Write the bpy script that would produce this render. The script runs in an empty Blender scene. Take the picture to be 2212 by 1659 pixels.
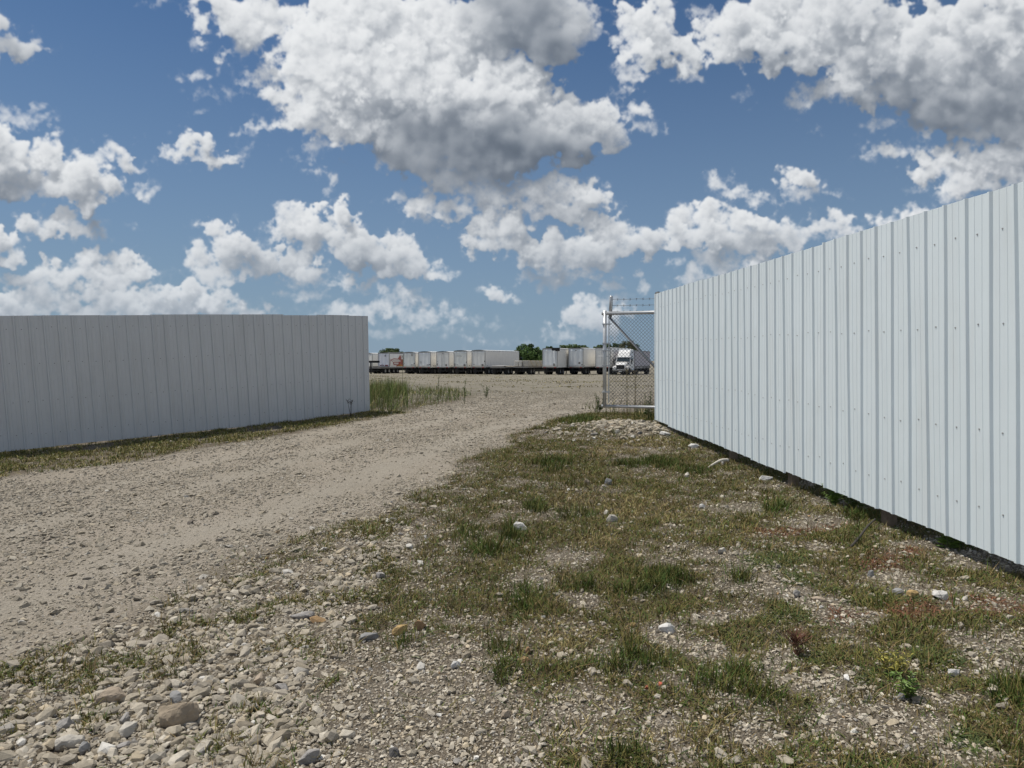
import bpy, math, random
import numpy as np
from mathutils import Vector, Matrix, noise as mnoise
R = math.radians
f32 = np.float32
random.seed(3)
scene = bpy.context.scene
col = scene.collection

# ------------------------------------------------------------------ camera geometry
EYE = 1.5                                  # camera height over the spot it stands on
PITCH = -1.92                              # degrees
FD = 0.70*2212                             # focal length, in the units the photo was measured in
_cp, _sp = math.cos(R(PITCH)), math.sin(R(PITCH))

def ray(dx, dy):
    u, v = (dx-1106)/FD, (dy-829.5)/FD
    d = Vector((u, _cp+v*_sp, _sp-v*_cp))
    return d/d.y
def at(dx, dy, depth):
    """world point seen at photo position (dx, dy), depth metres in front of the camera"""
    d = ray(dx, dy)
    return Vector((d.x*depth, depth, EYE+d.z*depth))
def proj(x, y, z):
    z = z-EYE
    dep = np.maximum(y*_cp+z*_sp, .05)
    return 1106+x/dep*FD, 829.5-(-y*_sp+z*_cp)/dep*FD

# ------------------------------------------------------------------ noise
def _h(ix, iy, s):
    n = (ix*374761393+iy*668265263+s*974634777) & 0xffffffff
    n = ((n ^ (n >> 13))*1274126177) & 0xffffffff
    return ((n ^ (n >> 16)) & 0xffff)/65535.0
def vnoise(x, y, s=0):
    fx, fy = np.floor(x), np.floor(y); ix, iy = fx.astype(np.int64), fy.astype(np.int64)
    tx, ty = x-fx, y-fy; tx = tx*tx*(3-2*tx); ty = ty*ty*(3-2*ty)
    a, b, c, d = _h(ix,iy,s), _h(ix+1,iy,s), _h(ix,iy+1,s), _h(ix+1,iy+1,s)
    return (a+(b-a)*tx)*(1-ty)+(c+(d-c)*tx)*ty
def fbm(x, y, scale, octs=4, s=0, gain=.5):
    t, a, n = 0, 1, 0
    c, sn = math.cos(.7), math.sin(.7)
    x, y = x/scale, y/scale
    for i in range(octs):
        t = t+a*vnoise(x, y, s+i*17); n += a; a *= gain
        x, y = (c*x-sn*y)*2.03+5.1, (sn*x+c*y)*2.03+1.7
    return t/n

# ------------------------------------------------------------------ terrain
HEAP = (2.05,13.0)                         # loose stone at the gate end of the right fence
_ctl = np.array([(0,-6,0),(-9,-5,-.05),(7,-5,.05),(0,0,0),(-3,3,-.03),(0,3,.02),(3.4,2.5,.04),(3.35,4.7,.015),(3.1,8,.085),(2.95,10,.12),(2.75,13.4,.225),
  (6,8,.1),(7,14,.2),(-9.13,12.98,-.19),(-7.8,14,-.10),(-6.4,15.1,-.02),(-5.86,15.55,.01),(-4.7,16.9,.11),(-3.62,18.2,.21),(-10.5,12.1,-.27),(-14,9.5,-.4),
  (-5,8,-.06),(-2,10,.06),(-1,6,.02),(0,14,.19),(1.8,14.2,.27),(0,18,.2),(-12,21,.15),(8,20,.22),(-28,25,.1),(0,26,.11),(28,25,.1),(0,36,0),(-20,36,0),(20,36,0)], float)
def _base(y):
    return np.where(y < 18, .2*np.clip(y/18,0,1)**1.3, np.maximum(.2-.0109*(y-18), -1.0-.0006*(y-128)))
_SG = 5.0
def _k(ax, ay, bx, by): return np.exp(-((ax-bx)**2+(ay-by)**2)/(2*_SG*_SG))
_K = _k(_ctl[:,None,0],_ctl[:,None,1],_ctl[None,:,0],_ctl[None,:,1])
_w = np.linalg.solve(_K+np.eye(len(_ctl))*.02, _ctl[:,2]-_base(_ctl[:,1]))
def height(x, y, fine=True):
    x = np.asarray(x, float); y = np.asarray(y, float)
    z = _base(y)
    for (cx,cy,_),w in zip(_ctl,_w): z = z+w*_k(x,y,cx,cy)
    if fine:
        near = np.clip(1.6-np.hypot(x,y)/45,0,1)
        z = z+np.clip(1.4-np.hypot(x,y)/11,0,1)*(fbm(x,y,.10,3,13)-.5)*.016+near*((fbm(x,y,1.7,3,5)-.5)*.05+(fbm(x,y,.32,3,9)-.5)*.022)
        z = z+.13*np.exp(-((x-HEAP[0])**2/.55+(y-HEAP[1])**2/.8))      # heap of rock at the fence end
    return z
def gz(x, y): return float(height(np.array([x]),np.array([y]))[0])
def ground(dx, dy):
    """point of the terrain seen at photo position (dx, dy)"""
    d = ray(dx, dy); lo, hi = 1.2, 400.
    t = lo
    while t < hi:
        if EYE+d.z*t < gz(d.x*t, t): break
        t *= 1.03
    a, b = t/1.03, t
    for i in range(22):
        m = .5*(a+b)
        if EYE+d.z*m < gz(d.x*m, m): b = m
        else: a = m
    return Vector((d.x*b, b, gz(d.x*b, b)))

# ------------------------------------------------------------------ zones of the ground
def inpoly(px, py, poly):
    c = np.zeros(px.shape, bool); n = len(poly)
    for i in range(n):
        (x1,y1),(x2,y2) = poly[i], poly[(i+1)%n]
        cond = ((y1 > py) != (y2 > py)) & (px < (x2-x1)*(py-y1)/((y2-y1) if y2 != y1 else 1e-9)+x1)
        c ^= cond
    return c
def toworld(poly): return [tuple(ground(*p)[:2]) for p in poly]
def sdist(px, py, poly):
    """signed distance to a polygon, positive inside"""
    d = np.full(px.shape, 1e9); n = len(poly)
    for i in range(n):
        ax, ay = poly[i]; bx, by = poly[(i+1)%n]
        ex, ey = bx-ax, by-ay; L = ex*ex+ey*ey+1e-12
        t = np.clip(((px-ax)*ex+(py-ay)*ey)/L,0,1)
        d = np.minimum(d,(px-ax-t*ex)**2+(py-ay-t*ey)**2)
    d = np.sqrt(d); return np.where(inpoly(px,py,poly),d,-d)
# the drive: its right edge from the gate towards the viewer, its left edge along the far fence
_re = toworld([(1296,893),(1200,907),(1130,936),(1050,980),(1000,1006),(930,1050),(860,1085),(780,1120),(640,1170),(500,1230),(330,1320),(150,1400),(0,1450)])
_le = toworld([(0,1030),(150,1011),(300,991),(420,968),(555,947),(642,931),(730,914),(803,901),(852,893),(925,879),(994,867),(1030,856),(1062,838)])
ROAD = [(5.5,28),(2.9,19)]+_re+[(-4.6,1.2),(-9,-4),(-22,-4),(-16,8)]+_le+[(-2.2,33),(-30,30),(-300,40),(-300,118),(300,118),(300,40),(40,30)]
_ce = toworld([(1000,1006),(905,1085),(865,1150),(845,1240),(770,1330),(705,1420),(660,1500),(675,1600),(690,1659)])
COARSE = _ce+[(-.75,1.5),(-2,0),(-9,-3)]+[(-4.6,1.2)]+_re[:3:-1]
FINE = toworld([(660,1490),(760,1436),(900,1385),(1020,1372),(1110,1420),(1150,1500),(1130,1600),(1150,1655)])+[(.2,1.4),(-.7,1.4)]+toworld([(640,1640)])
VERGE = toworld([(-60,1040),(0,1032),(150,1013),(300,993),(420,970),(555,949),(642,933),(730,916),(803,903),(870,893)])+[(-3.0,18.6),(-3.7,18.4),(-5.9,15.7),(-7.8,14.2),(-9.2,13.2),(-14,9.5)]
WEEDS = [(-3.5,18.3)]+toworld([(862,890),(925,877),(985,866),(1022,854),(985,838),(900,826),(835,818)])+[(-10,36),(-14,30),(-9,22)]
def blobs(dx, dy, lst, k=1.):
    o = 0
    for (cx,cy,rx,ry) in lst: o = np.maximum(o, 1.3-((dx-cx)/(rx*k))**2-((dy-cy)/(ry*k))**2)
    return np.clip(o,0,1)
BARE = [(1663,1259,60,26),(1725,1285,60,24),(1790,1310,60,24),(1860,1340,60,20),(1932,1253,62,20),(2160,1400,90,34),(2190,1450,80,34),(2100,1380,50,16),(1819,1478,60,30),(1904,1545,70,36),
 (1980,1590,80,40),(2080,1640,80,30),(1690,1425,50,22),(1750,1490,55,28),(1800,1540,50,26),(1597,1255,60,26),(1449,1364,66,26),(1350,1424,60,20),(1642,1462,44,26),(1208,1543,50,24),(1240,1500,40,18),
 (1560,1205,80,18),(1480,1190,50,12),(1639,1098,100,12),(1770,1130,76,15),(1683,1051,62,7),(1610,1226,60,12),(1230,1210,70,26),(1160,1260,60,30),(1500,1400,60,16),(1280,1300,50,14),(2080,1200,50,24),(1560,1330,60,16),(1600,1590,50,20)]
GREEN = [(1406,1276,50,12),(1562,1472,85,30),(1640,1510,60,30),(1335,1632,60,26),(1107,1162,28,26),(1140,1300,20,40),(1683,1100,32,14),(1823,1071,44,12),(1858,1118,40,12),(2174,1500,60,34),(1450,1255,60,16),
 (1045,1190,40,16),(1010,1155,40,14),(1240,1110,50,16),(1195,1005,40,12),(1250,910,44,12),(1500,1015,40,8),(1290,1270,30,14),(600,1500,20,10),(860,1400,24,12),(1060,1400,26,12),(1100,1470,16,26),(1600,1250,26,14),(2090,1180,60,14),(1150,1095,30,16),(1340,1440,90,24),(1400,1000,80,12)]
MATS = [(1691,1330,64,18),(1662,1216,62,22),(1796,1272,30,12),(1770,1421,36,18),(1876,1466,44,16),(1961,1304,52,11),(2032,1424,62,18),(2103,1614,70,24),(1817,1159,64,9),(1683,1211,60,20),(1890,1300,40,14),(1740,1250,70,14)]
REDS = [(1800,1141,44,6),(1697,1153,95,12),(1902,1223,75,14),(2150,1316,85,24),(1829,1337,66,20),(1990,1330,80,22),(1940,1200,60,10)]
STONYWEED = [(880,1180,120,46),(800,1260,110,46),(900,1310,130,44),(770,1352,80,28),(560,1335,60,22),(470,1420,80,20),(640,1402,64,22),(300,1492,100,22),(420,1532,90,20),(150,1548,80,20),(500,1622,100,26),(60,1632,80,22),(960,1100,80,30),(1000,1230,60,40),(700,1210,70,24),(230,1400,60,14)]
STRAW = [(1380,962,90,14),(1330,975,60,10),(1250,1080,90,24),(1400,1100,120,30),(1290,1180,60,20),(1200,1380,90,50),(1260,1560,100,50),(1450,1600,140,40)]
_trk = [(5.5,28),(2.9,19)]+_re+[(-4.6,1.2),(-9,-4)]
def track(x, y):
    d = np.full(x.shape,1e9)
    for (ax,ay),(bx,by) in zip(_trk[:-1],_trk[1:]):
        ex, ey = bx-ax, by-ay; t = np.clip(((x-ax)*ex+(y-ay)*ey)/(ex*ex+ey*ey),0,1)
        d = np.minimum(d,np.hypot(x-ax-t*ex,y-ay-t*ey))
    d = d+(fbm(x,y,2.2,2,83)-.5)*.5
    return np.exp(-((d-.95)/.32)**2)+np.exp(-((d-2.75)/.34)**2)+.7*np.exp(-((d-4.2)/.35)**2)
def sstep(a, b, x):
    t = np.clip((x-a)/(b-a),0,1); return t*t*(3-2*t)
def zones(x, y, z=None):
    """road, coarse, fine, grass cover, green, mat, red, straw, verge, weeds: each 0..1"""
    x = np.asarray(x,float); y = np.asarray(y,float)
    if z is None: z = height(x,y,False)
    dx, dy = proj(x,y,z)
    r = np.hypot(x,y)
    wob = (fbm(x,y,.9,4,31)-.5)*.9+(fbm(x,y,.22,3,37)-.5)*.3
    road = sstep(-.12,.22,sdist(x,y,ROAD)+wob*np.clip(r/12,.35,1))
    coarse = sstep(-.25,.25,sdist(x,y,COARSE)+wob*.7)*(1-.55*road)
    coarse = np.maximum(coarse, np.clip(1.6*np.exp(-((x-HEAP[0])**2/.75+(y-HEAP[1])**2/1.1)),0,1))
    fine = sstep(-.12,.2,sdist(x,y,FINE)+wob*.5)
    verge = sstep(-.3,.2,sdist(x,y,VERGE)+wob*.6)
    trk = np.clip(track(x,y)*road,0,1)*np.clip(.35+1.3*fbm(x,y,.8,3,87),0,1)
    weeds = sstep(-.4,.5,sdist(x,y,WEEDS)+wob*1.2)
    n1 = fbm(x,y,.55,4,51); n2 = fbm(x,y,.16,3,53); n3 = fbm(x,y,1.6,3,57)
    ndx = dx+(n1-.5)*90*4/np.maximum(r,3); ndy = dy+(n2-.5)*40*4/np.maximum(r,3)
    bare = blobs(ndx,ndy,BARE,1.22)
    rightside = (y > -2)&(x > -3.5)&(y < 17)
    g = np.clip((n1*.55+n2*.45-.36)*4.4+.36,0,1)
    fadec = sstep(-.1,.9,-sdist(x,y,COARSE))
    g = g*(.10+.90*fadec)*(1-road)*(1-.93*bare)*(1-.93*fine)*rightside
    tuft = np.clip((n2*.55+n1*.45-.515+.05*sstep(.3,2.2,-sdist(x,y,ROAD))*-1+.03)*10,0,1)
    g = np.maximum(g, tuft*(coarse>.3)*(1-road))
    sw = blobs(ndx,ndy,STONYWEED,1.1)*(1-road); g = np.maximum(g, sw*np.clip((n2-.36)*4.2,0,1)*.85)
    green = blobs(ndx,ndy,GREEN)*rightside; mat = blobs(ndx,ndy,MATS); red = blobs(ndx,ndy,REDS); straw = blobs(ndx,ndy,STRAW)
    g = np.maximum(g, green*(.35+.65*n2)*(1-road))
    hp = np.clip(1.5*np.exp(-((x-HEAP[0])**2/.7+(y-HEAP[1])**2/1.)),0,1); g = g*(1-.85*hp)
    vg = verge*np.clip((n1*.5+n2*.5-.36)*5,0,1)
    return dict(track=trk,road=road,coarse=coarse,fine=fine,grass=g,green=green,mat=mat,red=red,straw=straw,verge=vg,weeds=weeds,n1=n1,n2=n2,n3=n3,bare=bare)

# ------------------------------------------------------------------ mesh building
class MB:
    def __init__(self): self.v = []; self.f = []; self.m = []
    def add(self, vs, fs, m=0):
        o = len(self.v); self.v += [tuple(p) for p in vs]
        for q in fs: self.f.append(tuple(i+o for i in q)); self.m.append(m)
        return self
    def box(self, x0,x1,y0,y1,z0,z1, m=0, M=None):
        vs = [Vector((x,y,z)) for z in (z0,z1) for y in (y0,y1) for x in (x0,x1)]
        if M: vs = [M@v for v in vs]
        return self.add(vs, [(0,2,3,1),(4,5,7,6),(0,1,5,4),(2,6,7,3),(0,4,6,2),(1,3,7,5)], m)
    def bbox(self, x0,x1,y0,y1,z0,z1, b=.02, m=0):
        """box with cut corners along z edges and top"""
        P = lambda x0,x1,y0,y1,z: [(x0+b,y0,z),(x1-b,y0,z),(x1,y0+b,z),(x1,y1-b,z),(x1-b,y1,z),(x0+b,y1,z),(x0,y1-b,z),(x0,y0+b,z)]
        rings = [P(x0+b,x1-b,y0+b,y1-b,z0),P(x0,x1,y0,y1,z0+b),P(x0,x1,y0,y1,z1-b),P(x0+b,x1-b,y0+b,y1-b,z1)]
        return self.loft(rings, m, caps=True)
    def loft(self, rings, m=0, caps=True, closed=True):
        n = len(rings[0]); vs = [p for r in rings for p in r]; fs = []
        for i in range(len(rings)-1):
            for j in range(n if closed else n-1):
                k = (j+1)%n; fs.append((i*n+j,i*n+k,(i+1)*n+k,(i+1)*n+j))
        if caps: fs.append(tuple(range(n-1,-1,-1))); fs.append(tuple((len(rings)-1)*n+j for j in range(n)))
        return self.add(vs, fs, m)
    def tube(self, pts, r, n=6, m=0):
        pts = [Vector(p) for p in pts]; rings = []
        for i,p in enumerate(pts):
            d = (pts[min(i+1,len(pts)-1)]-pts[max(i-1,0)])
            d = d.normalized() if d.length > 1e-9 else Vector((0,0,1))
            a = d.cross(Vector((0,0,1)) if abs(d.z) < .9 else Vector((1,0,0))).normalized(); b = d.cross(a)
            rr = r[i] if isinstance(r,(list,tuple)) else r
            rings.append([p+(a*math.cos(t)+b*math.sin(t))*rr for t in [2*math.pi*k/n for k in range(n)]])
        return self.loft(rings, m)
    def disc_y(self, cx, cy0, cy1, cz, r, n=18, m=0, axis='x', prof=None):
        """turned solid along x; prof = [(offset along axis 0..1, radius factor)]"""
        prof = prof or [(0,.0),(0,.93),(.08,1),(.92,1),(1,.93),(1,0)]
        rings = []
        for t,k in prof:
            x = cy0+(cy1-cy0)*t
            rings.append([(x, cx+math.cos(a)*r*max(k,1e-3), cz+math.sin(a)*r*max(k,1e-3)) for a in [2*math.pi*j/n for j in range(n)]])
        return self.loft(rings, m, caps=False)
    def build(self, name, mats, parent=None, smooth=False, loc=None):
        me = bpy.data.meshes.new(name); me.from_pydata(self.v, [], self.f)
        mats = mats if isinstance(mats,(list,tuple)) else [mats]
        for k in mats: me.materials.append(k)
        if len(mats) > 1: me.polygons.foreach_set('material_index', self.m)
        if smooth: me.polygons.foreach_set('use_smooth', [True]*len(self.f))
        me.update()
        return link(name, me, parent, loc)
def link(name, me, parent=None, loc=None):
    o = bpy.data.objects.new(name, me); col.objects.link(o)
    if parent: o.parent = parent
    if loc is not None: o.location = loc
    return o
def big_mesh(name, V, F, mats, attrs=None, smooth=False, parent=None):
    """V (n,3), F (m,k) numpy arrays; attrs: name -> (n,4) point colours"""
    me = bpy.data.meshes.new(name); m, k = F.shape
    me.vertices.add(len(V)); me.vertices.foreach_set('co', np.ascontiguousarray(V,dtype=f32).ravel())
    me.loops.add(m*k); me.loops.foreach_set('vertex_index', np.ascontiguousarray(F,dtype=np.int32).ravel())
    me.polygons.add(m); me.polygons.foreach_set('loop_start', np.arange(0,m*k,k,dtype=np.int32))
    me.polygons.foreach_set('use_smooth', np.full(m,bool(smooth)))
    for nm,a in (attrs or {}).items():
        at_ = me.attributes.new(nm,'FLOAT_COLOR','POINT'); at_.data.foreach_set('color', np.ascontiguousarray(a,dtype=f32).ravel())
    me.materials.append(mats); me.update(calc_edges=True); me.validate()
    return link(name, me, parent)
def tag(o, label=None, cat=None, group=None, kind=None):
    for k,v in (('label',label),('category',cat),('group',group),('kind',kind)):
        if v: o[k] = v
    return o
def empty(name, loc=(0,0,0), rz=0.):
    o = bpy.data.objects.new(name, None); o.empty_display_size = .2; col.objects.link(o)
    o.location = loc; o.rotation_euler = (0,0,rz); return o

# ------------------------------------------------------------------ materials
def mat(name, color=(.5,.5,.5), rough=.6, metal=0., var=.0, scale=8., bump=0., bscale=60., spec=.5, attr=None, dirt=None, alpha=1.):
    m = bpy.data.materials.new(name); m.use_nodes = True
    nt = m.node_tree; N = nt.nodes; L = nt.links; b = N['Principled BSDF']
    b.inputs['Roughness'].default_value = rough; b.inputs['Metallic'].default_value = metal
    b.inputs['Specular IOR Level'].default_value = spec
    geo = N.new('ShaderNodeNewGeometry')
    c = None
    if attr:
        a = N.new('ShaderNodeAttribute'); a.attribute_name = attr; c = a.outputs['Color']
    else:
        rgb = N.new('ShaderNodeRGB'); rgb.outputs[0].default_value = (*color,1); c = rgb.outputs[0]
    if var:
        n = N.new('ShaderNodeTexNoise'); n.inputs['Scale'].default_value = scale; n.inputs['Detail'].default_value = 6; n.inputs['Roughness'].default_value = .65
        L.new(geo.outputs['Position'], n.inputs['Vector'])
        mp = N.new('ShaderNodeMapRange'); mp.inputs[1].default_value = .25; mp.inputs[2].default_value = .75; mp.inputs[3].default_value = 1-var; mp.inputs[4].default_value = 1+var
        L.new(n.outputs['Fac'], mp.inputs[0])
        mx = N.new('ShaderNodeVectorMath'); mx.operation = 'SCALE'; L.new(c, mx.inputs[0]); L.new(mp.outputs[0], mx.inputs['Scale']); c = mx.outputs[0]
    if dirt:
        # grime: streaks that run down, in the colour given
        dc, amt = dirt
        mpn = N.new('ShaderNodeMapping'); mpn.inputs['Scale'].default_value = (3.2,3.2,.35); L.new(geo.outputs['Position'], mpn.inputs[0])
        n = N.new('ShaderNodeTexNoise'); n.inputs['Scale'].default_value = 1.6; n.inputs['Detail'].default_value = 7; n.inputs['Roughness'].default_value = .7; L.new(mpn.outputs[0], n.inputs['Vector'])
        mp = N.new('ShaderNodeMapRange'); mp.inputs[1].default_value = .48; mp.inputs[2].default_value = .8; mp.inputs[3].default_value = 0; mp.inputs[4].default_value = amt; L.new(n.outputs['Fac'], mp.inputs[0])
        mx = N.new('ShaderNodeMix'); mx.data_type = 'RGBA'; L.new(mp.outputs[0], mx.inputs[0]); L.new(c, mx.inputs[6]); mx.inputs[7].default_value = (*dc,1); c = mx.outputs[2]
    L.new(c, b.inputs['Base Color'])
    if bump:
        n = N.new('ShaderNodeTexNoise'); n.inputs['Scale'].default_value = bscale; n.inputs['Detail'].default_value = 5
        L.new(geo.outputs['Position'], n.inputs['Vector'])
        bm = N.new('ShaderNodeBump'); bm.inputs['Strength'].default_value = bump; bm.inputs['Distance'].default_value = .01
        L.new(n.outputs['Fac'], bm.inputs['Height']); L.new(bm.outputs[0], b.inputs['Normal'])
    return m

def ground_material():
    m = bpy.data.materials.new('stony_ground'); m.use_nodes = True
    nt = m.node_tree; N = nt.nodes; L = nt.links; b = N['Principled BSDF']
    b.inputs['Roughness'].default_value = .92; b.inputs['Specular IOR Level'].default_value = .15
    geo = N.new('ShaderNodeNewGeometry'); pos = geo.outputs['Position']
    at1 = N.new('ShaderNodeAttribute'); at1.attribute_name = 'zone'
    at2 = N.new('ShaderNodeAttribute'); at2.attribute_name = 'zone_two'
    s1 = N.new('ShaderNodeSeparateColor'); L.new(at1.outputs['Color'], s1.inputs[0])      # road, coarse, cover
    s2 = N.new('ShaderNodeSeparateColor'); L.new(at2.outputs['Color'], s2.inputs[0])      # green, red, yard
    def vor(scale, rand=1.):
        v = N.new('ShaderNodeTexVoronoi'); v.inputs['Scale'].default_value = scale; v.inputs['Randomness'].default_value = rand; L.new(pos, v.inputs['Vector']); return v
    def noi(scale, det=5, rough=.6):
        n = N.new('ShaderNodeTexNoise'); n.inputs['Scale'].default_value = scale; n.inputs['Detail'].default_value = det; n.inputs['Roughness'].default_value = rough; L.new(pos, n.inputs['Vector']); return n
    def mrange(src, a, b_, c, d):
        k = N.new('ShaderNodeMapRange'); L.new(src, k.inputs[0])
        for i,vv in enumerate((a,b_,c,d)): k.inputs[i+1].default_value = vv
        return k.outputs[0]
    def mixc(fac, A, B, mode='MIX'):
        k = N.new('ShaderNodeMix'); k.data_type = 'RGBA'; k.blend_type = mode
        for sock,val in ((0,fac),(6,A),(7,B)):
            if isinstance(val,(int,float)): k.inputs[sock].default_value = val
            elif isinstance(val,tuple): k.inputs[sock].default_value = (*val,1)
            else: L.new(val, k.inputs[sock])
        return k.outputs[2]
    def math_(op, a, b_):
        k = N.new('ShaderNodeMath'); k.operation = op
        for i,vv in enumerate((a,b_)):
            if isinstance(vv,(int,float)): k.inputs[i].default_value = vv
            else: L.new(vv, k.inputs[i])
        return k.outputs[0]
    def ramp(src, stops):
        k = N.new('ShaderNodeValToRGB'); L.new(src, k.inputs[0]); e = k.color_ramp.elements
        while len(e) < len(stops): e.new(.5)
        for el,(p,c) in zip(e,stops): el.position = p; el.color = (*c,1)
        return k.outputs[0]
    va, vb, vc = vor(95), vor(42), vor(230)
    def cellcol(v):
        s = N.new('ShaderNodeSeparateColor'); L.new(v.outputs['Color'], s.inputs[0])
        return ramp(s.outputs[0], [(0,(.19,.17,.145)),(.25,(.27,.24,.205)),(.55,(.33,.295,.25)),(.8,(.40,.365,.32)),(.93,(.47,.44,.40)),(1,(.30,.22,.13))])
    peb = mixc(math_('MULTIPLY', mrange(vb.outputs['Distance'],.0,.55,1,.0), .55), cellcol(va), cellcol(vb))
    # packed road: fine dust over pebbles
    n_big, n_mid, n_fin = noi(.55,4), noi(3.1,6,.65), noi(26,6,.7)
    dust = ramp(n_fin.outputs['Fac'], [(.25,(.205,.183,.147)),(.5,(.285,.257,.210)),(.75,(.355,.325,.27))])
    roadc = mixc(math_('MULTIPLY', mrange(n_mid.outputs['Fac'],.35,.65,.25,.75), 1.), dust, peb)
    soil = ramp(n_fin.outputs['Fac'], [(.25,(.055,.043,.024)),(.5,(.11,.085,.046)),(.75,(.20,.16,.098))])
    thatch = mixc(math_('MULTIPLY',s2.outputs[0],.8), soil, (.055,.062,.022))
    thatch = mixc(math_('MULTIPLY',s2.outputs[1],.6), thatch, (.16,.075,.05))
    under = mixc(mrange(n_mid.outputs['Fac'],.35,.65,.10,.50), ramp(n_fin.outputs['Fac'],[(.3,(.085,.069,.048)),(.7,(.165,.138,.10))]), peb)  # bed between stones coloured darker, standing in for shadowed gaps
    gravel = mixc(math_('MULTIPLY', s1.outputs[0], .9), under, roadc)
    cov = math_('MULTIPLY', s1.outputs[2], mrange(n_mid.outputs['Fac'],.3,.6,.35,.95))
    gravel = mixc(math_('MULTIPLY',at2.outputs['Alpha'],.75), gravel, ramp(n_fin.outputs['Fac'], [(.25,(.255,.232,.195)),(.75,(.36,.335,.288))]))
    c = mixc(cov, gravel, thatch)
    # broad tints
    tint = ramp(n_big.outputs['Fac'], [(.3,(.93,.91,.88)),(.7,(1.07,1.05,1.03))])
    c = mixc(1., c, tint, 'MULTIPLY')
    yard = ramp(noi(.35,9,.72).outputs['Fac'], [(.36,(.15,.137,.103)),(.45,(.22,.20,.158)),(.53,(.265,.245,.203)),(.60,(.165,.153,.095)),(.68,(.13,.126,.068))])
    c = mixc(math_('MULTIPLY',s2.outputs[2],.75), c, yard)
    L.new(c, b.inputs['Base Color'])
    hgt = math_('ADD', math_('MULTIPLY', mrange(va.outputs['Distance'],0,.6,1,0), .5), math_('MULTIPLY', mrange(vb.outputs['Distance'],0,.6,1,0), 1.0))
    hgt = math_('ADD', hgt, math_('MULTIPLY', mrange(vc.outputs['Distance'],0,.6,1,0), .25))
    hgt = math_('MULTIPLY', hgt, mrange(s1.outputs[0],0,1,1,.55))
    hgt = math_('ADD', hgt, math_('MULTIPLY', n_fin.outputs['Fac'], .9))
    hgt = math_('ADD', hgt, math_('MULTIPLY', noi(9,4,.7).outputs['Fac'], 1.6))
    hgt = math_('ADD', hgt, math_('MULTIPLY', math_('MULTIPLY', noi(2.2,6,.75).outputs['Fac'], s2.outputs[2]), 9.))
    bm = N.new('ShaderNodeBump'); bm.inputs['Strength'].default_value = 1.; bm.inputs['Distance'].default_value = .016
    L.new(hgt, bm.inputs['Height']); L.new(bm.outputs[0], b.inputs['Normal'])
    return m

# ------------------------------------------------------------------ ground and drive
rng = np.random.default_rng(7)
M_ground = ground_material()
def build_ground():
    a = np.concatenate([np.arange(-180,-60,4.),np.arange(-60,-40,1.),np.arange(-40,40,.16),np.arange(40,60,1.),np.arange(60,180,4.)])
    a = np.radians(a)
    r = [.25]
    while r[-1] < 1.8: r.append(r[-1]+.25)
    while r[-1] < 24: r.append(r[-1]*1.0085)
    while r[-1] < 140: r.append(r[-1]*1.03)
    while r[-1] < 4000: r.append(r[-1]*1.25)
    r = np.array(r); na, nr = len(a), len(r)
    rr, aa = np.meshgrid(r, a, indexing='ij')
    x = (rr*np.sin(aa)).ravel(); y = (rr*np.cos(aa)).ravel()
    z = height(x,y)
    zn = zones(x,y,z)
    # coarse band stands a little proud and lumpy
    z = z+zn['coarse']*(fbm(x,y,.12,3,71)-.5)*.03
    V = np.stack([x,y,z],-1)
    V = np.vstack([V,[[0,0,gz(0,0)]]])
    i, j = np.meshgrid(np.arange(nr-1), np.arange(na), indexing='ij'); k = (j+1)%na
    F = np.stack([i*na+j, i*na+k, (i+1)*na+k, (i+1)*na+j],-1).reshape(-1,4)
    cen = len(V)-1
    yard = sstep(20,34,y)
    cover = np.clip(zn['grass']+zn['verge']*.9+zn['weeds']+zn['mat']+zn['red']*.4,0,1)
    Z1 = np.stack([zn['road']*(1-.5*yard),zn['coarse'],cover,np.ones_like(x)],-1)
    Z2 = np.stack([np.clip(zn['green']+zn['mat']+zn['weeds']*.7,0,1),zn['red'],yard,zn['track']],-1)
    Z1 = np.vstack([Z1,[[0,0,0,1]]]); Z2 = np.vstack([Z2,[[0,0,0,1]]])
    roadf = zn['road'][F].mean(1) > .5
    T = np.array([(cen,(q+1)%na,q,q) for q in range(na)])
    def emit(name, F):
        u, inv = np.unique(F.ravel(), return_inverse=True)
        o = big_mesh(name, V[u], inv.reshape(-1,4), M_ground, {'zone':Z1[u],'zone_two':Z2[u]}, smooth=True)
        o['kind'] = 'structure'; return o
    emit('gravel_road', F[roadf]); emit('ground', F[~roadf])
    mb = MB(); mb.add([tuple(p) for p in V[:na]]+[tuple(V[cen])],[(na,(q+1)%na,q) for q in range(na)])
    o = mb.build('ground', M_ground); o['kind'] = 'structure'
build_ground()

# ------------------------------------------------------------------ stones
def hull_stone(seed, n=12, flat=.7, p=2.6):
    """crushed stone: the hull of n points on a blocky ball, so every point is a corner"""
    import bmesh
    rg = random.Random(seed); pts = []; md = 1.45/math.sqrt(n)
    tries = 0
    while len(pts) < n:
        d = Vector((rg.gauss(0,1),rg.gauss(0,1),rg.gauss(0,1))).normalized(); tries += 1
        if all((d-q).length > md*(1 if tries < 400 else .5) for q in pts): pts.append(d)
    sx, sy, kx, ky = rg.uniform(.95,1.3), rg.uniform(.6,.95), rg.uniform(-.35,.35), rg.uniform(-.3,.3)
    bm = bmesh.new()
    for d in pts:
        k = (abs(d.x)**p+abs(d.y)**p+abs(d.z)**p)**(-1/p)
        v = d*k; bm.verts.new((v.x*sx+v.y*kx,v.y*sy,(v.z+v.x*ky)*flat*rg.uniform(.995,1)))
    bmesh.ops.convex_hull(bm, input=bm.verts[:]); bmesh.ops.triangulate(bm, faces=bm.faces[:])
    bm.verts.index_update(); V = np.array([v.co[:] for v in bm.verts]); F = np.array([[v.index for v in f.verts] for f in bm.faces]); bm.free()
    return V, F
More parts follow.
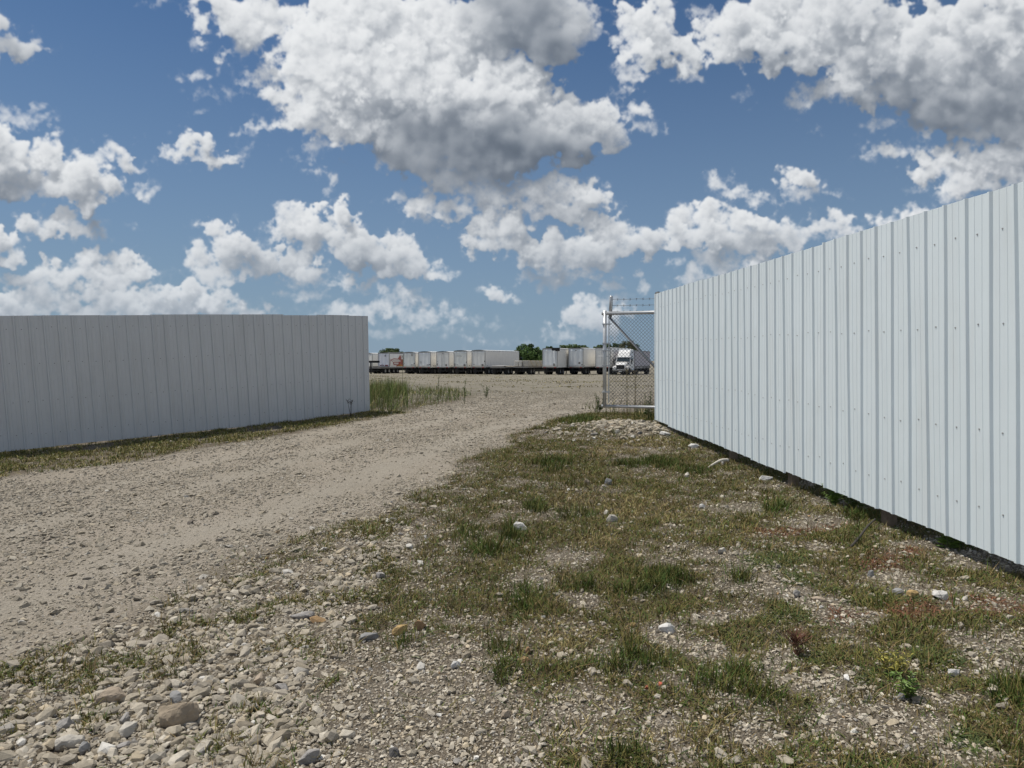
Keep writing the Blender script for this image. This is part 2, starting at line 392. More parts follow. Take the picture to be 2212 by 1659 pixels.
def lib_of(n_stones, n, seed, **kw):
    out = []; i = 0
    while len(out) < n_stones:
        V,F = hull_stone(seed+i,n,**kw); i += 1
        if len(V) == n and len(F) == 2*n-4: out.append((V,F))
        if i > n_stones*40: break
    return out
def rock_verts(seed, sub=3, rough=.05):
    """a larger rock: a hull with worn edges and a rough skin"""
    import bmesh
    V,F = hull_stone(seed,17,flat=1.,p=2.8)
    bm = bmesh.new(); vs = [bm.verts.new(v) for v in V]
    for f in F: bm.faces.new([vs[i] for i in f])
    bmesh.ops.bevel(bm, geom=bm.edges[:]+bm.verts[:], offset=.055, segments=2, profile=.6, affect='EDGES', clamp_overlap=True)
    bmesh.ops.triangulate(bm, faces=bm.faces[:])
    for i in range(sub): bmesh.ops.subdivide_edges(bm, edges=[e for e in bm.edges if e.calc_length() > .16], cuts=1); bmesh.ops.triangulate(bm, faces=bm.faces[:])
    off = Vector((seed*1.7,seed*.3,seed*2.1)); bm.normal_update()
    co = [(v, v.co+v.normal*(rough*(mnoise.fractal(v.co*2.3+off,.9,2.,5))+.02*mnoise.noise(v.co*9+off))) for v in bm.verts]
    for v,c in co: v.co = c
    bm.verts.index_update(); V = np.array([v.co[:] for v in bm.verts]); F = [[v.index for v in f.verts] for f in bm.faces]; bm.free()
    return V, F
M_stone = mat('limestone_gravel', attr='tint', rough=.95, spec=.12, var=.22, scale=70, bump=.35, bscale=240)
STC = np.array([(.345,.305,.24),(.385,.345,.28),(.28,.243,.188),(.325,.292,.24),(.43,.392,.328),(.27,.24,.195),(.40,.34,.25),(.36,.24,.13),(.52,.50,.46),(.24,.225,.205)])
STP = np.array([.21,.20,.16,.15,.10,.06,.07,.0015,.02,.018])
def scatter_stones(name, pts, size, lib, sink=.35, tints=None):
    n = len(pts); nv = len(lib[0][0]); F0 = [l[1] for l in lib]
    which = rng.integers(0,len(lib),n)
    LV = np.stack([l[0] for l in lib])[which]*size[:,None,None]
    a = rng.uniform(0,2*np.pi,n); ca, sa = np.cos(a)[:,None], np.sin(a)[:,None]
    x = LV[...,0]*ca-LV[...,1]*sa; y = LV[...,0]*sa+LV[...,1]*ca; z = LV[...,2]
    tx, ty = rng.normal(0,.22,n)[:,None], rng.normal(0,.22,n)[:,None]
    z2 = z+x*tx+y*ty; x = x-z*tx; y = y-z*ty
    zmin = size*.6
    V = np.stack([x+pts[:,0:1], y+pts[:,1:2], z2+pts[:,2:3]+(size*(.55-sink))[:,None]],-1).reshape(-1,3)
    F = (np.stack(F0)[which]+(np.arange(n)*nv)[:,None,None]).reshape(-1,3)
    if tints is None: tints = STC[rng.choice(len(STC),n,p=STP/STP.sum())]*rng.uniform(.85,1.15,(n,1))
    T = np.concatenate([np.repeat(tints,nv,0),np.ones((n*nv,1))],1)
    return big_mesh(name, V, F, M_stone, {'tint':T})
lib_hi = lib_of(30,15,300,flat=.62); lib_lo = lib_of(40,10,700,flat=.66)
def polar(n, r0, r1, p, a0=-62, a1=62):
    """points whose density falls as 1/r**p"""
    if a1 == 62: n = int(n*1.5)
    u = rng.random(n); e = 2-p
    r = (r0**e+u*(r1**e-r0**e))**(1/e) if abs(e)>1e-6 else r0*(r1/r0)**u
    a = np.radians(rng.uniform(a0,a1,n)); return r*np.sin(a), r*np.cos(a), r
def ground_z(x,y):
    z = height(x,y); return z
# loose broken stone of the verge, then pea gravel, then crumbs on the drive
# a closely lying layer of broken stone, then smaller bits between
x,y,r = polar(450000,1.5,12.5,.9); zn = zones(x,y)
k = rng.random(len(x)) < np.clip(zn['coarse']*(1-.55*zn['fine'])*1.1,0,1)*np.clip(.35+1.2*fbm(x,y,.5,3,91),0,1)*np.clip(1.2-r/13,.35,.9)
x,y,r = x[k],y[k],r[k]
s = np.clip(np.exp(rng.normal(np.log(.0088),.58,len(x)))*np.clip(.72+.5*fbm(x,y,.8,3,93),.6,1.3)*np.clip(1.35-.09*r,.75,1.25)*.9,.005,.04)
x = np.concatenate([x,HEAP[0]+rng.normal(-.1,.6,1500)]); y = np.concatenate([y,HEAP[1]+rng.normal(0,.62,1500)]); s = np.concatenate([s,np.exp(rng.normal(np.log(.023),.42,1500)).clip(.010,.065)]); r = np.hypot(x,y)
# single stones strewn through the grass
gx,gy,gr = polar(12000,2.3,15,1.0,-25,41); gq = zones(gx,gy); kk = rng.random(len(gx)) < (1-gq['road'])*(1-gq['coarse'])*np.clip(fbm(gx,gy,1.1,3,99)*2.2-.75,.05,1)*.75
x = np.concatenate([x,gx[kk]]); y = np.concatenate([y,gy[kk]]); s = np.concatenate([s,np.exp(rng.normal(np.log(.0115),.45,kk.sum())).clip(.006,.028)]); r = np.hypot(x,y)
k = (x < 2.66)|(y > 14)|(x < 3.1-.04*(y-4)); x,y,s,r = x[k],y[k],s[k],r[k]
P_ = np.stack([x,y,ground_z(x,y)],-1)
big = s/r > .0042
o = scatter_stones('coarse_gravel', P_[~big], s[~big], lib_lo, .30); tag(o,'pale broken limestone lying loose along the drive edge','gravel',kind='stuff')
o = scatter_stones('coarse_stones', P_[big], s[big], lib_hi, .30); tag(o,'larger broken limestone lumps among the loose gravel','gravel',kind='stuff')
x,y,r = polar(230000,1.5,15,1.55); zn = zones(x,y)
pea = np.clip((1-zn['road'])*(1-.8*zn['coarse'])*(1-.86*zn['grass'])*(1-zn['verge']),0,1)*((x>-2)&(y<14))
k = rng.random(len(x)) < pea*.8
x,y,r = x[k],y[k],r[k]; P_ = np.stack([x,y,ground_z(x,y)],-1)
s = .0042*(1-rng.random(len(x)))**(-1/2.6); s = np.clip(s*.85,.0035,.015)+r*.0003
o = scatter_stones('pea_gravel', P_, s, lib_lo, .25, STC[rng.choice(len(STC),len(x),p=STP/STP.sum())]*rng.uniform(.95,1.4,(len(x),1))); tag(o,'small pale pea gravel showing between the weeds','gravel',kind='stuff')
x,y,r = polar(410000,1.5,34,1.2); zn = zones(x,y)
k = rng.random(len(x)) < zn['road']*np.clip(.36+2.2*(fbm(x,y,.9,4,95)-.40)+.5*(fbm(x,y,.25,2,97)-.5),.12,.95)*(1-.8*zn['track'])+zn['verge']*.35+zn['weeds']*.12*(r>17)
x,y,r = x[k],y[k],r[k]; P_ = np.stack([x,y,ground_z(x,y)],-1)
s = .0045*(1-rng.random(len(x)))**(-1/2.3); s = np.clip(s,.004,.030)+r*.00055
t_ = (STC[rng.choice(len(STC),len(x),p=STP/STP.sum())]*.5+np.array((.29,.262,.213))*.5)*rng.uniform(.85,1.12,(len(x),1))
t_ = np.where((rng.random(len(x))<.012)[:,None], np.array((.13,.115,.10)), t_)
o = scatter_stones('road_gravel', P_, s, lib_lo, .42, t_); tag(o,'scattered crushed stone on the packed drive','gravel',kind='stuff')

# ------------------------------------------------------------------ single rocks
def rockmat(nm, c, v=.2): return mat(nm, c, .93, var=v, scale=14, bump=.6, bscale=45, spec=.15)
RM = dict(tan=rockmat('tan_limestone',(.34,.28,.215)), grey=rockmat('grey_limestone',(.29,.275,.26)), pale=rockmat('pale_limestone',(.44,.41,.36)), white=rockmat('white_limestone',(.58,.565,.54),.12),
  orange=rockmat('orange_ironstone',(.33,.215,.125)), ochre=rockmat('ochre_sandstone',(.38,.265,.125)), dark=rockmat('dark_stone',(.10,.095,.092)), brown=rockmat('brown_limestone',(.31,.255,.19)), slate=rockmat('bluish_grey_stone',(.245,.243,.24)), coral=rockmat('coral_red_plastic',(.62,.16,.11),.1))
ROCKS = [ # dx, dy(base centre), width d, height ratio, material, name, label, rotation
 (377,1574,86,.78,'brown','boulder','big angular brown boulder with a flat lit top, largest stone on the loose gravel',.4),
 (272,1590,44,.62,'pale','rock','pale wedge shaped rock directly left of the big brown boulder',1.2),
 (262,1566,46,.5,'grey','rock','smooth grey rock behind the pale wedge beside the big boulder',2.),
 (125,1583,54,.5,'grey','rock','rounded grey rock half sunk in gravel well left of the boulder',.7),
 (374,1522,48,.55,'slate','rock','bluish grey lump just beyond the big brown boulder',2.4),
 (235,1522,66,.5,'tan','rock','wide tan rock half buried beyond the boulder group',.1),
 (262,1620,36,.3,'grey','rock','flat grey slab lying in front of the pale wedge',.9),
 (178,1628,34,.7,'slate','rock','upright bluish grey stone beside a wide pale rock at the bottom edge',1.8),
 (140,1622,62,.5,'pale','rock','wide pale lumpy rock at the bottom left among weeds',.3),
 (665,1652,54,.55,'grey','rock','grey slab at the bottom edge of the fine gravel',.8),
 (558,1481,42,.6,'tan','rock','round tan rock on the edge of the fine gravel',1.5),
 (648,1461,36,.5,'pale','rock','pale flat-topped rock where coarse stone meets fine gravel',.2),
 (605,1496,40,.45,'grey','rock','grey wedge beside the round tan rock',2.8),
 (794,1387,46,.4,'slate','rock','bluish grey flat rock above the fine gravel patch',.2),
 (863,1372,40,.5,'ochre','rock','yellow tan rock beyond the fine gravel patch',.6),
 (906,1361,34,.6,'orange','rock','rusty orange rock beside the yellow tan one',1.1),
 (984,1446,24,.8,'white','rock','small whitish stone at a grass tuft right of the fine gravel',.4),
 (852,1636,26,.7,'dark','rock','dark grey stone alone on the fine gravel at the bottom edge',.3),
 (648,1341,56,.32,'grey','rock','flat grey slab sunk in the coarse stone band',.1),
 (821,1249,30,.5,'grey','rock','grey stone with weeds round it at the inner edge of the stone band',2.),
 (1090,1551,30,.5,'tan','rock','cream tan stone in sparse grass right of the fine gravel',.8),
 (1443,1368,38,.5,'white','rock','whitish grey block lying alone on pea gravel between grass patches',-.2),
 (1368,1355,20,.5,'ochre','rock','small cream rock left of the whitish grey block',.9),
 (1131,1432,28,.4,'orange','rock','thin rusty orange slab at the fine gravel border',.1),
 (1141,1413,20,.8,'orange','rock','upright rusty stone behind the thin orange slab',1.2),
 (1398,1488,11,.6,'coral','plastic_scrap','coral red scrap lower in the grass of a pair',.2),
 (1427,1480,12,.5,'coral','plastic_scrap','coral red scrap upper right in the grass of a pair',1.),
 (1975,1290,32,.5,'ochre','rock','bright ochre rock near the white fence',.3),
 (1943,1284,26,.5,'slate','rock','dark bluish stone touching the bright ochre rock',2.2),
 (2037,1296,34,.6,'white','rock','white angular rock right of the bright ochre one',-.3),
 (2087,1300,18,.7,'pale','rock','small pale rock in reddish weeds beyond the white angular rock',.5),
 (2066,1463,34,.55,'white','rock','white triangular rock on bare gravel at the right',.1),
 (1722,1291,22,.7,'grey','rock','rounded light grey rock on a gravel strip beside a slab',.6),
 (1770,1301,32,.35,'tan','rock','thin tan slab lying beside the rounded grey rock',-.4),
 (1884,1247,17,.8,'slate','rock','grey round stone on gravel below the dark bent stick',.3),
 (1831,1470,21,.6,'white','rock','white stone at the lower edge of a grass tuft',1.4),
 (1949,1514,21,.8,'slate','rock','bluish white stone on bare gravel at lower right',.2),
 (1315,1048,20,.8,'slate','rock','dark grey round rock in short grass, middle of a row',.2),
 (1270,1047,22,.6,'tan','rock','tan peaked rock left of the dark round one',.8),
 (1322,1128,29,.6,'pale','rock','pale squarish rock, larger of two touching in the grass',.3),
 (1310,1113,20,.6,'pale','rock','smaller pale rock behind the squarish one it touches',1.3),
 (1124,1146,33,.5,'white','rock','white ridged rock at the left edge of the grass',.1),
 (1518,1098,16,.6,'white','rock','small white rock in dark weeds right of the touching pair',.9),
 (1561,1197,24,.6,'pale','rock','pale rock lying on gravel among dry weeds in the middle of the slope',.4),
 (1437,941,25,.35,'white','rock','long white slab near the foot of the white fence',0.),
 (1334,937,15,.7,'pale','rock','pale rock at the foot of the stone heap by the gate',.6),
 (1383,938,13,.5,'dark','rock','black lump in the grass between stone heap and fence',.6),
 (1563,1002,12,.8,'white','rock','small upright white stone at the end of the bleached branch',.6),
 (1500,968,24,.4,'white','rock','white flat rock in bare soil close to the fence foot',.2),
 (1657,1038,32,.4,'white','rock','long pitted white rock under the fence beside bare gravel',0.1),
 (1485,1031,17,.6,'pale','rock','lone cream rock in short grass left of the bleached branch',1.6),
]
ROCKPOS = []
def single_rock(i, t):
    dx,dy,w,hr,mk,nm,lab,rz = t
    g = ground(dx,dy); dep = g.y; size = w/FD*dep*.5
    V,F = rock_verts(900+i, 3 if w>50 else 2, .06)
    V = V/np.abs(V[:,0]).max()
    V = V*np.array((size,size*.85,size*hr*1.5))
    me = bpy.data.meshes.new(nm); me.from_pydata(V.tolist(),[],F); me.materials.append(RM[mk]); me.update()
    o = link(nm, me, None, (g.x,g.y+size*.5,gz(g.x,g.y+size*.5)+size*hr*.6)); o.rotation_euler = (random.uniform(-.1,.1),random.uniform(-.1,.1),rz)
    ROCKPOS.append((o.location.x,o.location.y,size)); tag(o, lab, 'scrap' if 'scrap' in nm else 'rock', None if 'scrap' in nm else 'rocks lying about the verge')
for i,t in enumerate(ROCKS): single_rock(i,t)

# sticks
M_bark = mat('dark_bark',(.045,.038,.032),.9,var=.3,scale=40,bump=.5,bscale=90)
M_drift = mat('bleached_wood',(.50,.46,.40),.9,var=.2,scale=30,bump=.5,bscale=80)
def stick(name, pts, r0, r1, m, lab, cat):
    n = len(pts); q = []
    for i in range((n-1)*4+1):
        t = i/4; k = min(int(t),n-2); f = t-k
        p0,p1,p2,p3 = [Vector(pts[max(0,min(n-1,k+d))]) for d in (-1,0,1,2)]
        q.append(.5*((2*p1)+(p2-p0)*f+(2*p0-5*p1+4*p2-p3)*f*f+(3*p1-p0-3*p2+p3)*f**3))
    mb = MB(); mb.tube(q,[r0+(r1-r0)*i/(len(q)-1) for i in range(len(q))],7)
    o = mb.build(name,m,smooth=True); tag(o,lab,cat); return o
a, b = ground(1838,1184), ground(1890,1152)
up = Vector((0,0,1))
stick('stick',[a+up*.01,a.lerp(b,.35)+up*.05,a.lerp(b,.7)+up*.10,b+up*.12],.011,.006,M_bark,'dark bent stick rising from the weeds near the white fence','stick')
a, b = ground(1530,1013), ground(1572,1002)
c_ = ground(1545,1018)
mb_pts = [a+up*.02,a.lerp(b,.3)+up*.05,a.lerp(b,.65)+up*.07,b+up*.05]
stick('branch',mb_pts,.010,.024,M_drift,'bleached pale branch lying in grass near the fence foot','branch')
a, b = ground(1606,1072), ground(1690,1060)

# ------------------------------------------------------------------ grass
def clear_of_rocks(x, y):
    k = np.ones(len(x),bool)
    for (rx,ry,rs) in ROCKPOS:
        d = math.hypot(rx,ry); ux, uy = rx/d, ry/d           # blades on a rock, and those right before it, go
        a = (x-rx)*ux+(y-ry)*uy; b = -(x-rx)*uy+(y-ry)*ux
        k &= ~((np.abs(b) < rs*.95)&(a > -rs*1.5-.03)&(a < rs*.9))
    return k
M_grass = mat('grass_blades', attr='tint', rough=.75, spec=.2, var=.25, scale=3)
def blades(name, x, y, h, w, tint, lean, lab, cat='grass', curl=.5):
    n = len(x); z = ground_z(x,y)-.005
    a = rng.uniform(0,2*np.pi,n); l = np.abs(lean)
    lx, ly = np.cos(a)*l, np.sin(a)*l
    b = a+np.pi/2+rng.normal(0,.5,n); wx, wy = np.cos(b)*w*.5, np.sin(b)*w*.5
    c = np.stack([x,y,z],-1)
    def P(t, k): # t along blade, k width factor
        s = t+curl*t*t
        zz = h*t*(1-.28*l*t)
        p = np.stack([x+lx*h*s, y+ly*h*s, z+zz],-1); off = np.stack([wx*k,wy*k,0*wx],-1)
        return p-off, p+off
    b0,b1 = P(0,1.); m0,m1 = P(.5,.85); t0,_ = P(1.,0.)
    V = np.stack([b0,b1,m0,m1,t0],1).reshape(-1,3)
    F = np.array([(0,1,3),(0,3,2),(2,3,4)]); F = (F[None]+(np.arange(n)*5)[:,None,None]).reshape(-1,3)
    T = np.concatenate([np.repeat(tint,5,0),np.ones((n*5,1))],1)
    o = big_mesh(name,V,F,M_grass,{'tint':T}); tag(o,lab,cat,kind='stuff'); return o
C_OLIVE, C_GREEN, C_DRY, C_STRAW, C_RED, C_LIME = [np.array(c) for c in ((.128,.117,.032),(.064,.104,.020),(.205,.150,.066),(.36,.30,.135),(.17,.075,.042),(.12,.19,.035))]
def grass_tint(zn, n):
    t = rng.random(n)[:,None]; u = rng.random(n)[:,None]
    base = np.where(u<.50, C_OLIVE, np.where(u<.76, C_DRY, C_GREEN))
    gm = np.clip(zn['green']*1.3,0,1)[:,None]; base = np.where(t<gm*.85, np.where(u<.6,C_GREEN,C_OLIVE), base)
    rm = zn['red'][:,None]; base = np.where((t<rm*.7), np.where(u<.65,C_RED,C_DRY), base)
    sm = zn['straw'][:,None]; base = np.where((t>1-sm*.55), np.where(u<.5,C_STRAW,C_DRY), base)
    return base*rng.uniform(.7,1.25,(n,1))*(1+.35*(zn['n3'][:,None]-.5))
x,y,r = polar(1050000,1.5,17.5,1.0); zn = zones(x,y)
k = (rng.random(len(x)) < zn['grass']*np.clip(.25+1.1*zn['n2'],0,1)*.8)&clear_of_rocks(x,y); x,y,r = x[k],y[k],r[k]; zn = {q:v[k] for q,v in zn.items()}
n = len(x); print('blades',n)
h = (.016+.042*rng.random(n)**1.5)*(.6+.8*zn['n1'])*(1+1.0*zn['green'])*(1+r*.012)*(1-.35*zn['red'])
blades('grass',x,y,h,.0022+.0010*rng.random(n)+r*.00042,grass_tint(zn,n),rng.gamma(2.2,.32,n)*(1-.45*zn['green']),'short dry olive grass and weeds growing patchily in the gravel')
# tufts that stand higher
x,y,r = polar(9900,1.6,15,1.1); zn = zones(x,y)
k = rng.random(len(x)) < (zn['green']*.95+zn['grass']*.08); cx_,cy_,cr_ = x[k],y[k],r[k]; zc_ = {q:v[k] for q,v in zn.items()}
m_ = 26; sp = .03+.03*rng.random(len(cx_))
k = clear_of_rocks(cx_,cy_); cx_,cy_,cr_,sp = cx_[k],cy_[k],cr_[k],sp[k]; zc_ = {q:v[k] for q,v in zc_.items()}
x = (cx_[:,None]+rng.normal(0,1,(len(cx_),m_))*sp[:,None]).ravel(); y = (cy_[:,None]+rng.normal(0,1,(len(cx_),m_))*sp[:,None]).ravel(); r = np.repeat(cr_,m_); zn = {q:np.repeat(v,m_) for q,v in zc_.items()}
n = len(x); h = (.05+.07*rng.random(n))*np.repeat(rng.uniform(.6,1.3,len(cx_)),m_); print('tuft blades',n)
blades('grass_tufts',x,y,h,.0028+r*.0004,grass_tint(zn,n)*.95,rng.gamma(2.,.22,n),'taller green grass tufts among the short weeds')
# creeping mats: tiny leaves close to the ground
x,y,r = polar(820000,1.6,15,1.1); zn = zones(x,y)
k = rng.random(len(x)) < np.clip(zn['mat']*1.0+zn['red']*.25+zn['grass']*.10,0,1)*np.clip(zn['n2']*1.8-.25,0,1); x,y,r = x[k],y[k],r[k]; zn = {q:v[k] for q,v in zn.items()}
n = len(x); print('mat leaves',n)
u = rng.random((n,1)); tm = np.where(rng.random(n)[:,None]<np.clip(zn['red']*.75*(1-zn['mat']),0,1)[:,None], C_RED, np.where(u<.6,np.array((.06,.085,.028)),np.array((.11,.12,.04))))
blades('creeping_weeds',x,y,.012+.026*rng.random(n),.0045+.003*rng.random(n)+r*.0004,tm*rng.uniform(.7,1.3,(n,1)),.5+rng.random(n)*1.6,'low dark creeping weeds spread in mats on the gravel','weeds')
# verge under the far fence
x = rng.uniform(-14,-2,420000); y = rng.uniform(8,20,420000); zn = zones(x,y)
k = rng.random(len(x)) < zn['verge']*.62; x,y = x[k],y[k]; zn = {q:v[k] for q,v in zn.items()}; n = len(x); print('verge',n)
u = rng.random((n,1)); t_ = np.where(u<.5,C_OLIVE*1.15,np.where(u<.8,C_STRAW*.9,C_GREEN*1.1))*rng.uniform(.75,1.25,(n,1))
blades('verge_grass',x,y,.03+.055*rng.random(n),.008+.004*rng.random(n),t_,rng.gamma(2.,.25,n),'thin yellowish grass strip along the foot of the shaded fence')
# tall weeds inside the gate, behind the far fence
x = rng.uniform(-14,2,120000); y = rng.uniform(18,36,120000); zn = zones(x,y)
dxp,_ = proj(x,y,height(x,y,False))
den = zn['weeds']*np.clip((zn['n3']*.6+zn['n1']*.6-.40)*4,0,1)*np.where(dxp<880,1.,.42)
k = rng.random(len(x)) < den*.30; x,y = x[k],y[k]; zn = {q:v[k] for q,v in zn.items()}; dxp = dxp[k]; n = len(x); print('weeds',n)
hh = (.18+.44*rng.random(n)**1.6)*np.where(dxp<885,1.25,.62)*(.6+.8*zn['n1'])
u = rng.random((n,1)); t_ = np.where(u<.62,np.array((.135,.185,.05)),np.where(u<.85,np.array((.20,.20,.075)),C_STRAW))*rng.uniform(.7,1.25,(n,1))
blades('tall_weeds',x,y,hh,.010+.006*rng.random(n),t_,rng.gamma(1.6,.17,n),'tall green weeds standing beyond the end of the shaded fence','weeds',curl=.3)
# weeds behind the open gate and thin dry growth in the yard
x = rng.uniform(1.6,6,26000); y = rng.uniform(14.6,21,26000); n1 = fbm(x,y,.8,3,61)
k = (rng.random(len(x)) < np.clip((n1-.42)*4,0,1)*np.exp(-((y-16.2)/2.2)**2)*.5)&(x>1.9); x,y,n1 = x[k],y[k],n1[k]; n = len(x); print('gate weeds',n)
u = rng.random((n,1)); t_ = np.where(u<.5,np.array((.09,.12,.035)),np.where(u<.8,C_OLIVE,C_STRAW))*rng.uniform(.7,1.2,(n,1))
blades('gate_weeds',x,y,.12+.32*rng.random(n)**2,.010+.006*rng.random(n),t_,rng.gamma(1.6,.16,n),'weeds growing behind the chain link gate','weeds',curl=.3)
x = rng.uniform(-40,45,130000); y = rng.uniform(30,112,130000); n1 = fbm(x*.6,y,2.6,5,63,.65)
k = rng.random(len(x)) < np.clip((n1-.52)*5,0,1)*.4; x,y = x[k],y[k]; n = len(x); print('yard',n)
u = rng.random((n,1)); t_ = np.where(u<.6,C_OLIVE,C_STRAW)*rng.uniform(.8,1.2,(n,1))
blades('yard_weeds',x,y,.03+.06*rng.random(n),.06+.05*rng.random(n),t_,rng.gamma(1.6,.2,n),'sparse low weeds scattered over the far gravel yard','weeds')

# ------------------------------------------------------------------ sheet-metal fences
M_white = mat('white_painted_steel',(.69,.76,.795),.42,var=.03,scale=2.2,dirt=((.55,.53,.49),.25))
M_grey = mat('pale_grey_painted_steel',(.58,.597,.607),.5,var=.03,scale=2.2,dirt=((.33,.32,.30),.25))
M_screw = mat('zinc_screw',(.45,.46,.46),.45,.4)
M_screwd = mat('dark_screw',(.10,.10,.105),.5,.6)
M_post = mat('weathered_timber',(.17,.13,.09),.9,var=.3,scale=20,bump=.5,bscale=60)
M_rail = mat('timber_rail',(.30,.22,.14),.9,var=.25,scale=12)
PITCHR = .2286
def smooth_path(pts, step=.02):
    P = [Vector(p) for p in pts]; out = []
    for i in range(len(P)-1):
        p0,p1,p2,p3 = P[max(0,i-1)],P[i],P[i+1],P[min(len(P)-1,i+2)]
        for j in range(40):
            f = j/40; out.append(.5*((2*p1)+(p2-p0)*f+(2*p0-5*p1+4*p2-p3)*f*f+(3*p1-p0-3*p2+p3)*f**3))
    out.append(P[-1])
    a = np.array([v[:] for v in out]); s = np.concatenate([[0],np.cumsum(np.hypot(*(a[1:,:2]-a[:-1,:2]).T))])
    return a, s
def metal_fence(name, label, path, mats, side, shear, rows, seed, posts, rib=1.):
    """path: (x, y, bottom z, top z); side +1/-1: which side the ribs stand out; shear: how far the feet run ahead of the heads"""
    pth = [(p[0],p[1],p[2]) for p in path]; tops = [(p[0],p[1],p[3]) for p in path]
    a, s = smooth_path(pth); b, _ = smooth_path(tops); total = s[-1]
    def pos(t):
        t_ = min(max(t,0),total)
        p = np.array([np.interp(t_,s,a[:,k]) for k in range(3)]+[np.interp(t_,s,b[:,2])])
        e = .05; q0 = np.array([np.interp(max(t_-e,0),s,a[:,k]) for k in (0,1)]); q1 = np.array([np.interp(min(t_+e,total),s,a[:,k]) for k in (0,1)])
        d = (q1-q0)/np.hypot(*(q1-q0)); p[:2] += d*(t-t_)
        nrm = np.array((-d[1],d[0]))*side
        return p, nrm, d
    root = empty(name,(a[-1][0],a[-1][1],a[-1][2])); tag(root,label,'fence')
    bx,by,bz = root.location
    rg = random.Random(seed)
    # profile over one pitch: (distance, height)
    prof = [(0,.0),(.012,.019),(.030,.019),(.042,.0),(.088,.0),(.092,.0032),(.100,.0032),(.104,.0),(.158,.0),(.162,.0032),(.170,.0032),(.174,.0)]
    npan = int(math.ceil(total/(PITCHR*4)))
    for ip in range(npan):
        t0 = ip*PITCHR*4; t1 = min(t0+PITCHR*4+.044,total)
        if total-t0 < .06: continue
        pr = []
        for k in range(5):
            for dt,hh in prof:
                t = t0+k*PITCHR+dt
                if k == 4 and dt > .043: break
                if t <= t1: pr.append((t,hh*rib))
        pr.append((t1,pr[-1][1])) if pr[-1][0] < t1-1e-4 else None
        lift = .0 if ip%2 == 0 else .0022
        jt, jb = rg.uniform(-.010,.010), rg.uniform(-.014,.014)
        mb = MB(); cols_ = []
        nz = 7
        for t,hh in pr:
            c = []
            for iz in range(nz):
                f = iz/(nz-1)
                sh = shear(t/total)*(1-f)
                p,nrm,d = pos(t+sh)
                p0,_,_ = pos(t)
                z = (p0[2]+jb)*(1-f)+(p0[3]+jt)*f
                wv = .004*math.sin(t*5.1+seed+f*2.2)+.003*math.sin(t*11.+f*5+seed*2)   # oil-canning
                o_ = hh+lift+wv
                c.append((p[0]+nrm[0]*o_-bx,p[1]+nrm[1]*o_-by,z-bz))
            cols_.append(c)
        mb.loft(cols_,0,caps=False,closed=False)
        # back skin so that the sheet has thickness
        cb = [[(x-0.0,y,z) for x,y,z in c] for c in cols_]
        # screws in the pans
        for row in rows:
            for k in range(4):
                t = t0+k*PITCHR+.131+rg.uniform(-.006,.006)
                if t > t1-.03: continue
                f = 1-row+rg.uniform(-.008,.008)
                p,nrm,d = pos(t+shear(t/total)*(1-f)); p0,_,_ = pos(t); z = p0[2]*(1-f)+p0[3]*f
                wv = .004*math.sin(t*5.1+seed+f*2.2)+.003*math.sin(t*11.+f*5+seed*2)
                N3 = Vector((nrm[0],nrm[1],0)); D3 = Vector((d[0],d[1],0)); U3 = Vector((0,0,1))
                c0 = Vector((p[0]-bx,p[1]-by,z-bz))+N3*(lift+wv)
                rings = []
                for q,rad in ((.0,.0075),(.002,.0075),(.0025,.005),(.0075,.0045),(.008,.0005)):
                    rings.append([c0+N3*q+(D3*math.cos(w)+U3*math.sin(w))*rad for w in [math.pi/3*i for i in range(6)]])
                mb.loft(rings,1,caps=False)
        o = mb.build('panel',[mats[0],mats[1]],root)
        md = o.modifiers.new('sheet','SOLIDIFY'); md.thickness = .0012; md.offset = -1
    # rails behind, posts behind the rails
    for row in rows:
        mb = MB(); ring = []
        for t in np.linspace(.02,total-.02,24):
            p,nrm,d = pos(t); z = p[2]*row+p[3]*(1-row)
            c = [Vector((p[0]-nrm[0]*o_-bx,p[1]-nrm[1]*o_-by,z+dz-bz)) for o_,dz in ((.008,-.045),(.046,-.045),(.046,.045),(.008,.045))]
            ring.append(c)
        mb.loft(ring); mb.build('rail',M_rail,root)
    for t in posts:
        p,nrm,d = pos(t); g = gz(p[0],p[1])-.1; c = Vector((p[0]-nrm[0]*.095-bx,p[1]-nrm[1]*.095-by,0))
        M = Matrix.Translation(c)@Matrix(((d[0],nrm[0],0,0),(d[1],nrm[1],0,0),(0,0,1,0),(0,0,0,1)))
        mb = MB(); mb.box(-.045,.045,-.045,.045,g-bz,p[3]-.06-bz,0,M); mb.build('post',M_post,root)
    return root, pos, total
def fd(x4096, yb, yt, depth):
    B = at(x4096/1.8517,yb/1.8517,depth); T = at(x4096/1.8517,yt/1.8517,depth); return (B.x,depth,B.z,T.z)
# right: starts at the gate end and comes towards the viewer
_rx = lambda n: (570+3.18*n)/2867*13.67
_ry = lambda n: 13.67*(1-.016686*n)
_rb = lambda n: .351-.185*n/39
_rt = lambda n: 2.745-.094*n/39
rp = [(_rx(n),_ry(n),_rb(n),_rt(n)) for n in (0,8,16,24,32,39,46,52)]
FENCE_R = metal_fence('metal_fence','bright white ribbed metal fence on the right, running from the gate past the viewer',rp,(M_white,M_screw),-1,lambda f:.10,(.11,.37,.667,.885),2,[.12,1.95,3.8,5.62,7.45,9.3,11.1])
